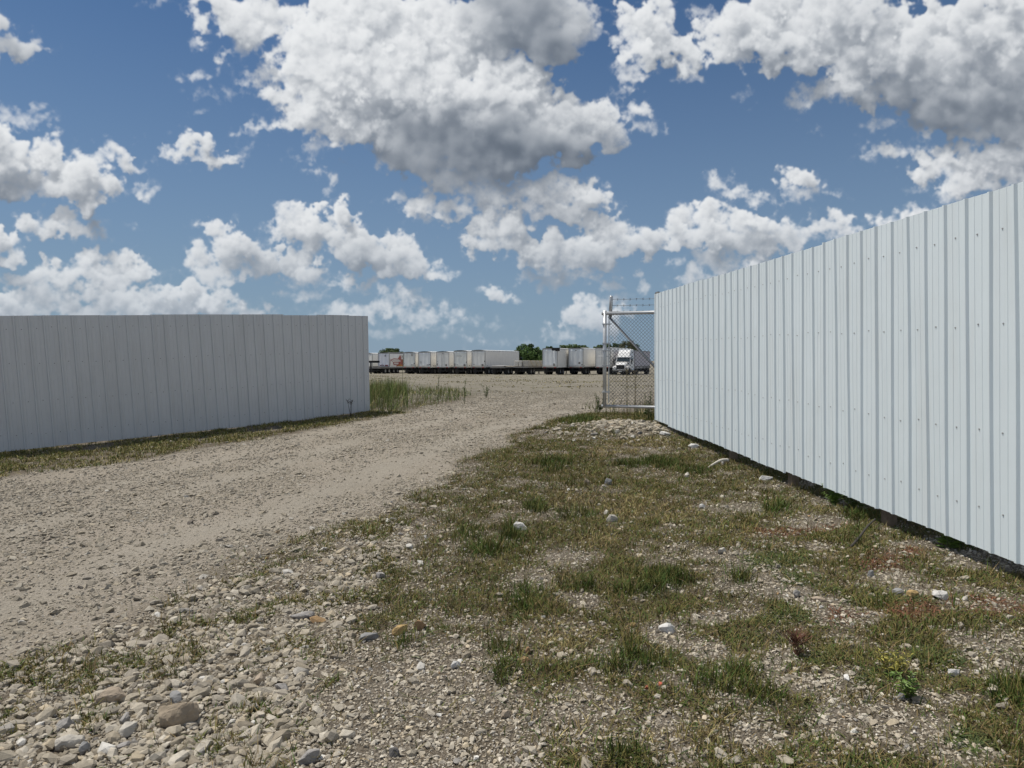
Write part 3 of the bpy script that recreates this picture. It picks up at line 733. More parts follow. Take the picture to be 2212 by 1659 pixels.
# left: from the left end to the opening
lp = [(-13.6,9.2,-.42,2.04),(-10.6,11.95,-.24,2.21),(-9.15,12.95,-.143,2.297),(-7.80,14.0,-.06,2.372),(-6.42,15.1,.02,2.45),(-5.83,15.6,.045,2.48),(-4.75,16.75,.13,2.55),(-3.64,18.15,.225,2.617)]
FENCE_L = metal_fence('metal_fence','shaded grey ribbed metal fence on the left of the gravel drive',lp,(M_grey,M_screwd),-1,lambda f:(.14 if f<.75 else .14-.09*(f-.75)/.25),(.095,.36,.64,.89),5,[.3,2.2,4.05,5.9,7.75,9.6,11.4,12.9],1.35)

# ------------------------------------------------------------------ chain link gate
M_galv = mat('galvanised_steel',(.50,.51,.52),.38,.45,var=.12,scale=9)
M_wire = mat('dull_galvanised_wire',(.13,.135,.14),.6,.3)
M_black = mat('black_cap',(.03,.03,.032),.5)
GA = at(2412/1.8517,1624/1.8517,14.2); GB_ = at(2612/1.8517,1630/1.8517,13.85)
gdir = Vector((GB_.x-GA.x,GB_.y-GA.y,0)).normalized(); gang = math.atan2(gdir.y,gdir.x)
GH, GL = 1.83, 3.35
gate = empty('chain_link_gate',(GA.x,GA.y,GA.z),gang); tag(gate,'open galvanised chain link gate leaf with diagonal brace and barbed wire on top','gate')
MB().tube([(-.03,0,0),(GL,0,0)],.030,10).build('bottom_rail',M_galv,gate,True)
MB().tube([(-.03,0,GH),(GL,0,GH)],.034,10).build('top_rail',M_galv,gate,True)
MB().tube([(.03,0,-.03),(.03,0,GH+.055)],.036,10).build('upright',M_galv,gate,True)
MB().tube([(GL,0,-.03),(GL,0,GH+.05)],.036,10).build('upright',M_galv,gate,True)
MB().tube([(.10,.02,GH-.06),(1.02,.02,GH*.42),(1.75,.02,.06)],.023,8).build('brace',M_galv,gate,True)
MB().tube([(.115,-.01,.06),(.115,-.01,GH-.06)],.010,6).build('tension_bar',M_galv,gate)
for z in (.28,.80,1.10,1.24,1.62):
    MB().box(-.012,.135,-.044,.044,z-.012,z+.012).build('clamp',M_galv,gate)
MB().tube([(-.10,0,.985),(.13,0,.985)],.010,6).build('latch',M_galv,gate)
a_ = MB().tube([(.13,.03,GH-.08),(.150,.03,GH+.32),(.151,.03,GH+.345)],[.034,.034,.026],10).build('barb_arm',M_galv,gate,True)
for k,z in enumerate((GH+.035,GH+.155,GH+.275)):
    mb = MB(); pts = [(.15+(GL-.15)*i/24,.03,z+.02*(i/24)-.02*math.sin(math.pi*i/24)+.004*math.sin(i*2.1)) for i in range(25)]
    mb.tube(pts,.0036,4)
    for i in range(1,26):
        px = .15+i*.125; pz = z+.02*px/GL-.02*math.sin(math.pi*px/GL)
        mb.tube([(px-.012,.03,pz-.026),(px+.012,.03,pz+.026)],.003,3); mb.tube([(px+.012,.03,pz-.022),(px-.012,.03,pz+.022)],.003,3)
    mb.build('barbed_wire',M_wire,gate)
mb = MB(); dm = .070; nx = int((GL-.12)/(dm/2)); nzv = int(round((GH-.06)/dm))
for i in range(nx):       # every wire zigzags from bottom to top and hooks into its neighbours
    x0 = .125+i*dm/2
    pts = [(x0+(dm/2 if (k+i)%2 else 0), -.008+(.004 if k%2 else -.004), .03+k*(GH-.06)/(nzv*2)) for k in range(nzv*2+1)]
    mb.tube(pts,.0042,4)
mb.build('chain_link_mesh',M_wire,gate)
p = at(2626/1.8517,1171/1.8517,13.62); g = gz(p.x,p.y)
post = empty('gate_post',(p.x+.05,p.y+.10,g)); tag(post,'dark capped steel post behind the gate end of the white fence','post')
MB().tube([(0,0,-.2),(0,0,p.z-g-.03)],.045,12).build('pole',M_galv,post,True)
mb = MB(); mb.loft([[(math.cos(t)*rr,math.sin(t)*rr,p.z-g+zz) for t in [math.pi/6*i for i in range(12)]] for rr,zz in ((.05,-.06),(.058,-.055),(.062,0),(.045,.022),(.012,.032))]); mb.build('cap',M_black,post,True)

# tall single weeds at the fence end, in the yard and along the fences
M_stem = mat('weed_stem',(.10,.115,.04),.8,var=.2); M_leaf = mat('weed_leaf',(.085,.125,.032),.7,var=.3,scale=30); M_seed = mat('weed_seed_head',(.20,.16,.08),.9,var=.2); M_lime = mat('bright_weed_leaf',(.13,.21,.035),.6,var=.25,scale=30); M_dstem = mat('dark_dead_stem',(.05,.042,.032),.9)
def weed(dx, dy, h, label, seed, leafm, n_leaf=16, leaf=.09, thick=.006, bare=False, spread=.25, stems=1, stemm=None, depth=None):
    g = ground(dx,dy) if depth is None else Vector((at(dx,dy,depth).x,depth,0)); g.z = gz(g.x,g.y)
    rg = random.Random(seed); root = empty('weed',g); tag(root,label,'weed')
    st = MB(); lf = MB()
    for k in range(stems):
        a0 = rg.uniform(0,6.28); ln = rg.uniform(.0,spread)
        tip = Vector((math.cos(a0)*ln*h,math.sin(a0)*ln*h,h*rg.uniform(.75,1.)))
        mid = tip*.5+Vector((rg.uniform(-.03,.03),rg.uniform(-.03,.03),.03*h))
        pts = [Vector((0,0,-.03)),mid*.5,mid,(mid+tip)*.5,tip]
        st.tube(pts,[thick,thick*.9,thick*.75,thick*.6,thick*.4],5)
        for i in range(n_leaf):
            t = rg.uniform(.12,.98); q = pts[min(int(t*4),3)].lerp(pts[min(int(t*4),3)+1],t*4-int(t*4) if t<1 else 1)
            a = rg.uniform(0,6.28); L_ = leaf*rg.uniform(.5,1.1)*(1.15-.7*t if not bare else .4); up_ = rg.uniform(.1,.9)
            d = Vector((math.cos(a),math.sin(a),up_)).normalized(); sd = Vector((-math.sin(a),math.cos(a),0))*L_*.17
            e = q+d*L_; md = q+d*L_*.5+Vector((0,0,L_*.08))
            lf.add([q,md-sd,e-Vector((0,0,L_*.12)),md+sd],[(0,1,2),(0,2,3)])
        if bare:
            for i in range(10):
                a = rg.uniform(0,6.28); q = tip*rg.uniform(.82,1.)
                d = Vector((math.cos(a),math.sin(a),1.)).normalized()*.07
                st.tube([q,q+d],.003*thick/.006,3)
    st.build('stem',stemm or M_stem,root); lf.build('leaves',leafm,root)
WS = [(946,842,.95,'tall weed stalk with knobbly leaves in front of the parked trailers',1,M_leaf,34,.12,.012,False,.06,1,None,21.),
 (1003,838,1.0,'second leafy weed stalk right of the knobbly one before the trailers',2,M_leaf,40,.13,.011,False,.06,1,None,21.5),
 (838,842,1.0,'slender green weed with fluffy tip nearest the end of the shaded fence',3,M_leaf,26,.10,.009,False,.05,1,None,20.),
 (871,850,1.65,'very tall thin bare weed stalk rising against the trailers',4,M_leaf,10,.06,.008,True,.03,1,None,20.3),
 (1050,846,.55,'low branching weed on the yard edge beyond the tall stalks',5,M_leaf,26,.12,.008,False,.6,4,None,26.),
 (758,880,.42,'dark dead twiggy stem against the shaded fence near its end',6,M_dstem,8,.05,.006,True,.25,3,M_dstem,16.7),
 (1355,846,1.25,'tall straw coloured weed stalk behind the chain link gate',7,M_seed,8,.08,.007,True,.06,2,M_seed,15.6),
 (1372,846,1.05,'shorter straw coloured stalk behind the gate, beside the taller one',8,M_seed,8,.08,.007,True,.08,2,M_seed,15.7),
 (1400,850,.7,'dark leafy weed close behind the gate beside the white fence',9,M_leaf,24,.12,.007,False,.3,3,None,14.9),
 (1296,890,.5,'bushy green weed at the free end of the gate',10,M_leaf,22,.10,.005,False,.5,7,None,None)]
for t in WS: weed(*t[:12],stemm=t[12],depth=t[13])
weed(1804,1092,.20,'bright green leafy weed against the foot of the white fence',21,M_lime,26,.07,.003,False,.9,9)
weed(2046,1186,.16,'broad leaved lime green weed standing alone near the fence foot',22,M_lime,14,.10,.004,False,.7,6)
weed(1842,1104,.22,'spiky grass-like weed right of the bright green one at the fence',23,M_leaf,12,.10,.003,False,.8,8)
weed(1718,1415,.08,'reddish brown dry weed stems on gravel left of a green mat',24,M_dstem,8,.03,.003,True,.5,9,mat('red_stem',(.13,.06,.035),.9))
weed(1965,1508,.12,'yellow green small leafy weed on bare gravel at lower right',25,M_lime,16,.05,.002,False,.9,9)
weed(1934,1462,.14,'pale yellow weed behind the bluish white stone',26,mat('yellow_leaf',(.30,.27,.06),.8,var=.2),14,.05,.002,False,.6,9)

# ------------------------------------------------------------------ trailers
M_rub = mat('tyre_rubber',(.018,.018,.018),.85); M_rim = mat('wheel_rim',(.42,.42,.42),.4,.5); M_chas = mat('dark_chassis',(.016,.015,.015),.8)
M_glass = mat('dark_glass',(.02,.028,.03),.08,spec=.8); M_red = mat('red_lamp',(.45,.02,.015),.3); M_alu = mat('aluminium_edge',(.62,.62,.62),.35,.7); M_wood = mat('deck_boards',(.30,.25,.18),.9,var=.3,scale=6)
M_grime = mat('grimy_metal',(.22,.21,.20),.7); M_flap = mat('pale_mud_flap',(.45,.44,.42),.8); M_torn = mat('torn_corner_black',(.02,.02,.02),.9)
TH = R(24)
_wheel = {}
def wheel_meshes():
    if not _wheel:
        tb = MB(); tb.disc_y(0,-.27,.27,0,.51,20,prof=[(0,.55),(0,.93),(.06,1),(.42,1),(.46,.93),(.54,.93),(.58,1),(.94,1),(1,.93),(1,.55)])
        t = tb.build('tyre',M_rub,smooth=False); r = MB().disc_y(0,-.20,.20,0,.29,16,prof=[(0,0),(0,.35),(.12,.45),(.05,.95),(0,1),(1,1),(.95,.95),(.88,.45),(1,.35),(1,0)]).build('rim',M_rim)
        _wheel['t'], _wheel['r'] = t.data, r.data
        for o in (t,r): bpy.data.objects.remove(o)
    return _wheel['t'], _wheel['r']
def wheel(root, x, y, r=.51):
    t, m = wheel_meshes(); w = link('wheel',t,root,(x,y,r-.01)); w.scale = (1,r/.51,r/.51); link('rim',m,w)
def running_gear(root, L, deck, tand=2.4, gear=None, dark=M_chas):
    mb = MB()
    for s in (-1,1): mb.box(s*.45-.06,s*.45+.06,.3,L-.3,deck-.38,deck-.02)
    for y in np.arange(.6,L-.3,1.5): mb.box(-1.2,1.2,y-.04,y+.04,deck-.22,deck-.02)
    mb.box(-.75,.75,tand-1.3,tand+1.5,deck-.60,deck-.36)
    for y in (tand-.63,tand+.63): mb.tube([(-1.0,y,.5),(1.0,y,.5)],.07,6)
    mb.build('chassis',dark,root)
    mb = MB(); mb.box(-.92,.92,tand+1.6,L-.6,.52,deck-.39); mb.box(-.8,.8,.5,tand-1.2,.62,deck-.39); mb.build('underside_shade_block',dark,root)  # dark blocks added to stand in for shade beneath the trailer
    for y in (tand-.63,tand+.63):
        for s in (-1,1): wheel(root,s*.98,y)
    g = L-3.0 if gear is None else gear
    for s in (-1,1):
        mb = MB(); mb.box(s*.85-.07,s*.85+.07,g-.07,g+.07,.12,deck-.2); mb.box(s*.85-.16,s*.85+.16,g-.16,g+.16,.0,.12); mb.build('landing_leg',dark,root)
    mb = MB(); mb.box(-1.05,1.05,-.02,.08,.48,.60)
    for s in (-1,1): mb.box(s*.55-.05,s*.55+.05,-.01,.07,.6,deck-.1)
    mb.build('rear_guard',M_chas,root)
    for s in (-1,1):
        mb = MB(); mb.box(s*.98-.3,s*.98+.3,tand-1.45,tand-1.43,.15,.95); mb.build('mud_flap',M_chas,root)
def box_trailer(px0, px1, top, depth, L, label, side, door, seed, roofm=None, W=2.55, tand=2.2, th=TH, seam=.61, sheet=True, sign=0):
    """px0..px1: rear face in photo pixels (4096 wide), top: pixel row of the roof"""
    c = at((px0+px1)/2/1.8517, 800, depth); g = gz(c.x,c.y)
    ztop = EYE+ (at(1106,top/1.8517,depth).z-EYE) - g
    root = empty('box_trailer',(c.x,c.y,g),-th); tag(root,label,'trailer','trailers parked side by side across the yard')
    w = W/2; deck = 1.15; rg = random.Random(seed)
    # walls: sheet panels between posts, real seams
    for s,nm in ((-1,'side_wall'),(1,'side_wall')):
        mb = MB(); n = int(L/seam)
        mb.box(min(s*(w-.05),s*w),max(s*(w-.05),s*w),.12,L-.1,deck+.14,ztop-.14)
        for i in range(1,n):
            y = .12+(L-.22)*i/n; x0,x1 = sorted((s*w,s*(w+.012))); mb.box(x0,x1,y-.022,y+.022,deck+.14,ztop-.14)
        o = mb.build(nm,side,root)
        mb = MB(); x0,x1 = sorted((s*(w-.05),s*(w+.022))); mb.box(x0,x1,.12,L-.1,deck,deck+.138); mb.build('bottom_rail',M_grime if seed%2 else side,root)
        mb = MB(); mb.box(x0,x1,.12,L-.1,ztop-.138,ztop-.005); mb.build('top_rail',roofm or M_alu,root)
    mb = MB(); mb.box(-w+.05,w-.05,L-.1,L-.02,deck,ztop-.01); mb.build('front_wall',side,root)
    mb = MB(); mb.box(-w+.052,w-.052,.12,L-.1,deck-.02,deck+.05); mb.build('floor',M_grime,root)
    # roof: slightly domed, pale
    mb = MB(); mb.loft([[(-w-.01,y,ztop),(-w*.5,y,ztop+.075),(0,y,ztop+.10),(w*.5,y,ztop+.075),(w+.01,y,ztop)] for y in (.0,L*.33,L*.66,L-.02)],caps=False,closed=False); mb.add([(-w-.01,0,ztop-.004),(w+.01,0,ztop-.004),(w+.01,L,ztop-.004),(-w-.01,L,ztop-.004)],[(0,1,2,3)])
    mb.build('roof',roofm or M_roof,root)
    # rear frame and door
    mb = MB(); mb.box(-w,-w+.09,0,.12,deck-.05,ztop-.006); mb.box(w-.09,w,0,.12,deck-.05,ztop-.006); mb.box(-w+.09,w-.09,0,.12,ztop-.13,ztop-.006); mb.build('rear_frame',M_frame,root); MB().box(-w+.09,w-.09,0,.12,deck-.05,deck+.10).build('rear_sill',M_grime,root)
    if sheet:   # flexible or dented skin over the back
        nx, nz = 18, 10; rows_ = []
        for k in range(nz):
            f = k/(nz-1); z = deck+.10+(ztop-.13-deck-.10)*f
            rows_.append([(-w+.09+(W-.18)*i/(nx-1), .035+.014*math.sin(i*1.15+seed+f*1.3)+.008*math.sin(i*2.3+seed*3+f*3)*(1-.4*f), z) for i in range(nx)])
        mb = MB(); mb.loft(rows_,caps=False,closed=False); o = mb.build('rear_door',door,root,True); md = o.modifiers.new('skin','SOLIDIFY'); md.thickness = .02; md.offset = -1
    else:
        for s in (-1,1):
            mb = MB(); x0,x1 = sorted((s*.012,s*(w-.09))); mb.box(x0,x1,.02,.08,deck+.10,ztop-.13); mb.build('rear_door',door,root)
            mb = MB(); mb.tube([(s*.25,.0,deck+.12),(s*.25,.0,ztop-.15)],.02,5); mb.build('lock_rod',M_alu,root)
    for s in (-1,1):
        for k in range(2): MB().box(s*(w-.32-.17*k)-.06,s*(w-.32-.17*k)+.06,-.03,.0,deck-.045,deck+.05).build('tail_light',M_red,root)
    running_gear(root,L,deck,tand)
    return root, deck, ztop, w
M_roof = mat('white_trailer_roof',(.74,.74,.73),.45); M_frame = mat('trailer_frame',(.40,.40,.39),.5,.2,var=.1,scale=4); M_darkroof = mat('dark_trailer_roof',(.10,.10,.10),.6)
def tm(nm,c,d=(.35,.30,.24),a=.25): return mat(nm,c,.5,var=.05,scale=1.3,dirt=(d,a))
S1, S2, S3, S4 = tm('cream_trailer_side',(.85,.83,.78)), tm('aged_white_side',(.84,.82,.77)), tm('pale_grey_side',(.82,.81,.78)), tm('white_side',(.86,.86,.84))
D1, D2, D3, D4 = tm('lilac_white_door',(.84,.84,.88),(.45,.45,.48),.3), tm('greyish_door',(.80,.82,.79)), tm('bluish_white_door',(.82,.85,.86)), tm('old_white_door',(.82,.82,.79))
A_ = 'white box trailer '
t0 = box_trailer(1446,1494,1413.5,141,9,A_+'mostly hidden by the end of the shaded fence',S1,D4,11,th=R(30))
t1 = box_trailer(1510,1560,1411.5,134,14,A_+'with faded red lettering and a red picture on its side',S4,D1,12,M_darkroof)
t2 = box_trailer(1612,1661,1409.5,128.5,13,A_+'with a dark square tag high on its door',S1,D2,13)
t3 = box_trailer(1672,1724,1407.5,126.5,13,A_+'with bluish door, between the tagged one and the plated one',S1,D3,14)
t4 = box_trailer(1745,1796,1407,125,13,A_+'with two door leaves and a plate low on either side',S1,D4,15,sheet=False)
t5 = box_trailer(1815,1868,1403,121.5,13,A_+'just left of the one whose long ribbed side shows',S1,D2,16)
t6 = box_trailer(1887,1940,1401.5,119.5,14.2,A_+'showing its long ribbed grey side beyond the flatbed',S3,D4,17)
t7 = box_trailer(2169,2230,1393.5,113,13,A_+'with a torn black hole in its upper rear corner',S2,D3,18)
t8 = box_trailer(2272,2334,1392.5,115.5,13,A_+'with dented door, between the torn trailer and the gate',S1,D3,19)
t9 = box_trailer(2381,2442,1391,116,13,A_+'half behind the gate upright, beside the tractor unit',S3,D4,20,sheet=False)
M_ink = mat('black_marking',(.03,.03,.03),.7)
def marks(t, lst, nm='marking', m=None):
    root,deck,ztop,w = t
    for (x,z,sx,sz,rot) in lst:
        mb = MB(); M = Matrix.Translation((x,-.012,z))@Matrix.Rotation(rot,4,'Y'); mb.box(-sx/2,sx/2,-.012,.012,-sz/2,sz/2,0,M); mb.build(nm,m or M_ink,root)
def rlight(t, x, z, r=.09):
    root = t[0]; mb = MB(); mb.loft([[(x+math.cos(a)*rr,y,z+math.sin(a)*rr) for a in [math.pi/6*i for i in range(12)]] for y,rr in ((.03,r),(-.04,r),(-.05,r*.7),(-.05,.005))],caps=False); mb.build('rear_lamp',M_ink,root)
marks(t1,[(.30+.11*i,3.22+.10*j-.02*i,.05,.16,R(35)) for i in range(2) for j in range(2)]+[(.42,3.45,.05,.14,R(35))])
marks(t1,[(-.75,1.50,.30,.10,R(40)),(-.55,1.50,.30,.10,R(-40)),(-.22,1.52,.26,.09,R(40)),(-.05,1.52,.26,.09,R(-40))],'emblem',mat('maroon_marking',(.16,.05,.07),.7))
marks(t1,[(.62,1.48,.62,.26,0)],'emblem',mat('dark_red_marking',(.20,.03,.04),.6)); marks(t1,[(.60,1.62,.42,.10,0)],'emblem',M_roof)
marks(t2,[(.62,ztop_-.42,.36,.55,0) for ztop_ in (t2[2],)],'plate',M_frame)
for x in (.45,.66,.87): rlight(t2,x,1.62,.06)
rlight(t2,1.06,1.85)
for x in (.50,.68,.84): rlight(t3,x,1.62,.06)
rlight(t3,1.10,1.68,.09); marks(t3,[(-.80,2.15,.5,.03,.1),(-.72,2.02,.3,.03,-.2),(-.7,1.85,.16,.04,.3)])
marks(t4,[(-1.05,1.68,.16,.36,0)],'plate',M_grime); marks(t4,[(.72,1.55,.34,.34,0)],'plate',M_grime); marks(t4,[(-1.0,2.15,.22,.05,0),(.05,ztop_-.34,.2,.08,0)] if (ztop_:=t4[2]) else [])
marks(t5,[(-1.05,1.62,.16,.42,0)],'plate',M_grime); marks(t5,[(.80,1.55,.34,.34,0)],'plate',M_grime); rlight(t5,1.14,2.05,.08); marks(t5,[(-.6,1.62,.3,.04,0),(-.2,3.1,1.1,.035,.03)])
marks(t6,[(.78,1.55,.36,.36,0)],'plate',M_grime); rlight(t6,1.18,2.18,.09); marks(t6,[(-.85,1.66,.4,.04,0)])
marks(t7,[(.72,1.60,.34,.36,0)],'plate',M_grime); marks(t8,[(.62,1.88,.30,.34,0),],'plate',M_grime); rlight(t8,1.05,1.62,.08); marks(t8,[(.02,ztop_-.36,.26,.16,0)] if (ztop_:=t8[2]) else [],'plate',M_frame)
for t,x,y in ((t3,1.29,.9),(t3,1.29,1.5),(t4,1.29,1.0),(t5,1.29,.9),(t8,1.29,.5),(t6,1.29,.7)):
    MB().box(x-.005,x+.02,y-.08,y+.08,1.42,1.52).build('marker_plate',M_ink,t[0])
# torn corner: ragged black plates stand in for the hole's dark inside, plus hanging skin
root,deck,ztop,w = t7
mb = MB(); rgx = random.Random(4)
pts = [(.30,ztop+.02)]+[(.30+.12*i,ztop-.30-.16*rgx.random()) for i in range(9)]+[(1.30,ztop+.03)]
n = len(pts); mb.add([(x,-.035,z) for x,z in pts]+[(x,-.02,z) for x,z in pts],[tuple(range(n))]+[(i,(i+1)%n,n+(i+1)%n,n+i) for i in range(n)])
mb.box(.35,1.42,-.03,.75,ztop-.06,ztop+.10); mb.box(1.275,1.31,0,.9,ztop-.42,ztop+.02); mb.build('torn_corner_shade',M_torn,root)
mb = MB(); mb.loft([[(.62,-.06,ztop-.35),(.75,-.16,ztop-.40),(.90,-.06,ztop-.33)],[(.70,-.07,2.6),(.82,-.22,2.6),(.98,-.08,2.6)],[(.88,-.07,1.6),(.96,-.15,1.6),(1.05,-.07,1.6)]],caps=False,closed=False); mb.build('hanging_skin',D3,root)
# lettering and picture on the side of t1
root,deck,ztop,w = t1
M_pink = mat('faded_red_print',(.40,.13,.10),.6,var=.2,scale=2); M_pinkw = mat('faded_white_print',(.66,.60,.57),.6); M_or = mat('orange_print',(.50,.22,.05),.6,var=.3,scale=3); M_line = mat('red_line_print',(.33,.05,.045),.6)
def side_poly(pts, off, m, nm, th_=.004):
    n = len(pts); x = w+.016+off
    mb = MB(); mb.add([(x,y,z) for y,z in pts]+[(x+th_,y,z) for y,z in pts],[tuple(range(n)),tuple(range(2*n-1,n-1,-1))]+[(i,(i+1)%n,n+(i+1)%n,n+i) for i in range(n)]); return mb.build(nm,m,root)
side_poly([(2.2,1.30),(3.4,2.62),(5.4,2.62),(12,2.62),(12,1.30)],.0,M_pink,'print_panel')
side_poly([(2.7,2.62),(3.6,3.5),(4.3,2.62)],.0,M_pink,'print_panel')
side_poly([(.5,1.30),(2.6,1.30),(3.6,1.75),(4.5,1.42),(5.4,1.85),(6.2,1.30),(12,1.30),(12,1.294),(.5,1.294)],.006,M_or,'print_flames')
side_poly([(.5,2.46),(1.5,2.72),(3.0,2.60),(3.9,2.32),(3.6,2.18),(2.3,2.10),(1.2,2.22)],.006,M_pinkw,'print_picture')
side_poly([(1.1,2.12),(3.5,2.08),(3.3,1.55),(1.4,1.52)],.006,M_line,'print_picture'); side_poly([(1.4,2.02),(3.1,1.99),(2.95,1.68),(1.6,1.66)],.011,M_pinkw,'print_picture')
for a_,b_ in (((.4,2.50),(1.5,2.78)),((1.5,2.78),(3.1,2.66)),((3.1,2.66),(4.0,2.32)),((.4,2.50),(1.0,2.16)),((.2,1.45),(.25,2.6))):
    d = Vector((b_[0]-a_[0],b_[1]-a_[1])).normalized(); nn = Vector((-d.y,d.x))*.045
    side_poly([(a_[0]+nn.x,a_[1]+nn.y),(b_[0]+nn.x,b_[1]+nn.y),(b_[0]-nn.x,b_[1]-nn.y),(a_[0]-nn.x,a_[1]-nn.y)],.015,M_line,'print_outline')
def lettering(body, y, z, size):
    cu = bpy.data.curves.new('lettering','FONT'); cu.body = body; cu.size = size; cu.shear = .18; cu.extrude = .004; cu.offset = .02; cu.space_character = .92
    tmp = bpy.data.objects.new('lettering_curve',cu); col.objects.link(tmp); bpy.context.view_layer.update()
    me = bpy.data.meshes.new_from_object(tmp.evaluated_get(bpy.context.evaluated_depsgraph_get())); bpy.data.objects.remove(tmp)
    me.materials.clear(); me.materials.append(M_pinkw); o = link('lettering',me,root)
    o.location = (w+.034,y,z); o.rotation_euler = (R(90),0,R(90)); o.scale = (1.9,1.25,1)
lettering('Kno',3.75,2.62,.95); lettering('th',4.85,1.48,.95)

# ------------------------------------------------------------------ flatbeds
def flatbed(px, depth, L, label, deckm, load=None, th=TH, deck=1.30):
    c = at(px/1.8517,800,depth); g = gz(c.x,c.y); root = empty('flatbed_trailer',(c.x,c.y,g),-th); tag(root,label,'trailer','flatbed trailers among the box trailers')
    mb = MB(); mb.box(-1.28,1.28,0,L,deck-.02,deck+.07); mb.build('deck',deckm,root)
    mb = MB(); mb.box(-1.30,1.30,-.06,0,deck-.16,deck+.072); mb.box(-1.31,-1.281,0,L,deck-.14,deck+.05); mb.box(1.281,1.31,0,L,deck-.14,deck+.05); mb.build('edge_rail',M_grime,root)
    running_gear(root,L,deck,2.2); return root, c, g, deck
M_conc = mat('grey_concrete',(.40,.385,.35),.9,var=.15,scale=5,dirt=((.20,.17,.13),.4)); M_strap = mat('yellow_strap',(.48,.36,.14),.8); M_wrap = mat('pale_wrapped_block',(.55,.53,.49),.7,var=.1,scale=4)
f1 = flatbed(1990,114,12,'empty flatbed trailer with pale deck edge, in front of the long grey trailer',M_wood,deck=1.22)
mb = MB(); mb.box(-1.2,.9,.4,.55,1.292,1.40); mb.box(-1.2,.9,1.2,1.35,1.292,1.40); mb.box(-1.25,1.0,.3,3.2,1.402,1.46); o = mb.build('pallet_stack',M_roof); o.parent = None
o.location = (f1[1].x,f1[1].y,f1[2]); o.rotation_euler = (0,0,-TH); tag(o,'pale flat boards lying on the empty flatbed','boards')
f2 = flatbed(2082,114.5,13,'flatbed trailer carrying strapped concrete blocks before the dense green tree',M_wood,deck=1.26)
for k,(x0,x1,y0,y1,h) in enumerate([(-1.15,-.55,.3,1.1,.88),(-.48,.05,.3,1.1,.92),(.12,1.15,.5,2.3,.93),(.12,1.15,2.36,4.2,.92),(.12,1.15,4.26,6.1,.9),(.12,1.15,6.16,8.0,.9),(.12,1.15,8.06,9.9,.86),(.12,1.15,9.96,11.6,.84)]):
    mb = MB(); mb.bbox(x0,x1,y0,y1,1.332,1.332+h,.04); o = mb.build('concrete_block',M_wrap if k<2 else M_conc)
    o.location = (f2[1].x,f2[1].y,f2[2]); o.rotation_euler = (0,0,-TH)
    tag(o,('narrow pale block at the outer left of the flatbed load','second narrow pale block, beside the outer left one on the flatbed','nearest long grey concrete block at the back of the strapped load','second long grey concrete block from the tail of the load','third long grey concrete block from the tail of the load','fourth long grey concrete block from the tail of the load','last but one grey concrete block, towards the front of the load','grey concrete block farthest from the tail of the flatbed')[k],'concrete block','blocks loaded on the flatbed')
for k,y in enumerate((1.4,3.3,5.2,7.1,9.0)):
    mb = MB(); z = 1.332+.95
    pts = [(.05,y-.2,z-.02),(.6,y-.1,z),(1.17,y,z-.01),(1.34,y+.9,1.25)]
    mb.loft([[(p_[0],p_[1]-.05,p_[2]),(p_[0],p_[1]+.05,p_[2]),(p_[0],p_[1]+.05,p_[2]+.012),(p_[0],p_[1]-.05,p_[2]+.012)] for p_ in pts]); o = mb.build('strap',M_strap,f2[0])
f3 = flatbed(1500,131,12,'dark flatbed trailer standing before the lettered trailer at the left fence end',M_chas,deck=1.10)
p_ = at(1487/1.8517,1447/1.8517,124); q_ = at(1518/1.8517,1446/1.8517,124)
beam = empty('steel_beam',(p_.x-3,p_.y,0)); tag(beam,'dark steel beam end sticking out past the shaded fence before the trailers','beam')
mb = MB(); L_ = q_.x-p_.x+3; mb.box(0,L_,-.15,.15,p_.z-.18,p_.z+.18); mb.build('beam',M_chas,beam); mb = MB(); mb.box(.2,.5,-.15,.15,gz(p_.x-3,124)-.1,p_.z-.182); mb.box(2.75,2.95,-.15,.15,gz(p_.x,124)-.1,p_.z-.182); mb.build('stand',M_chas,beam)

# ------------------------------------------------------------------ white tractor unit
M_truck = mat('white_truck_paint',(.80,.80,.79),.25,spec=.6); M_chrome = mat('chrome_lamp',(.75,.75,.75),.15,.9); M_grl = mat('black_grille',(.012,.012,.012),.5)
c = at(2472/1.8517,800,111.5); g = gz(c.x,c.y); tk = empty('tractor_unit',(c.x+.35,c.y,g),-R(20)); tag(tk,'white semi tractor unit with tall roof fairing facing the gate, seen through the chain link','truck')
def ring(y, hw, z0, z1, r=.12, sl=0.):
    return [(-hw,y,z0),(-hw,y,z1-r),(-hw+r*.3,y+sl*.7,z1-r*.3),(-hw+r,y+sl,z1),(0,y+sl*.9,z1+.03),(hw-r,y+sl,z1),(hw-r*.3,y+sl*.7,z1-r*.3),(hw,y,z1-r),(hw,y,z0)]
mb = MB(); mb.loft([ring(.02,.68,.92,1.56,.15),ring(.25,.78,.90,1.66,.18),ring(1.0,.88,.9,1.82,.2),ring(1.9,.98,.95,2.02,.2)]); mb.build('hood',M_truck,tk,True)
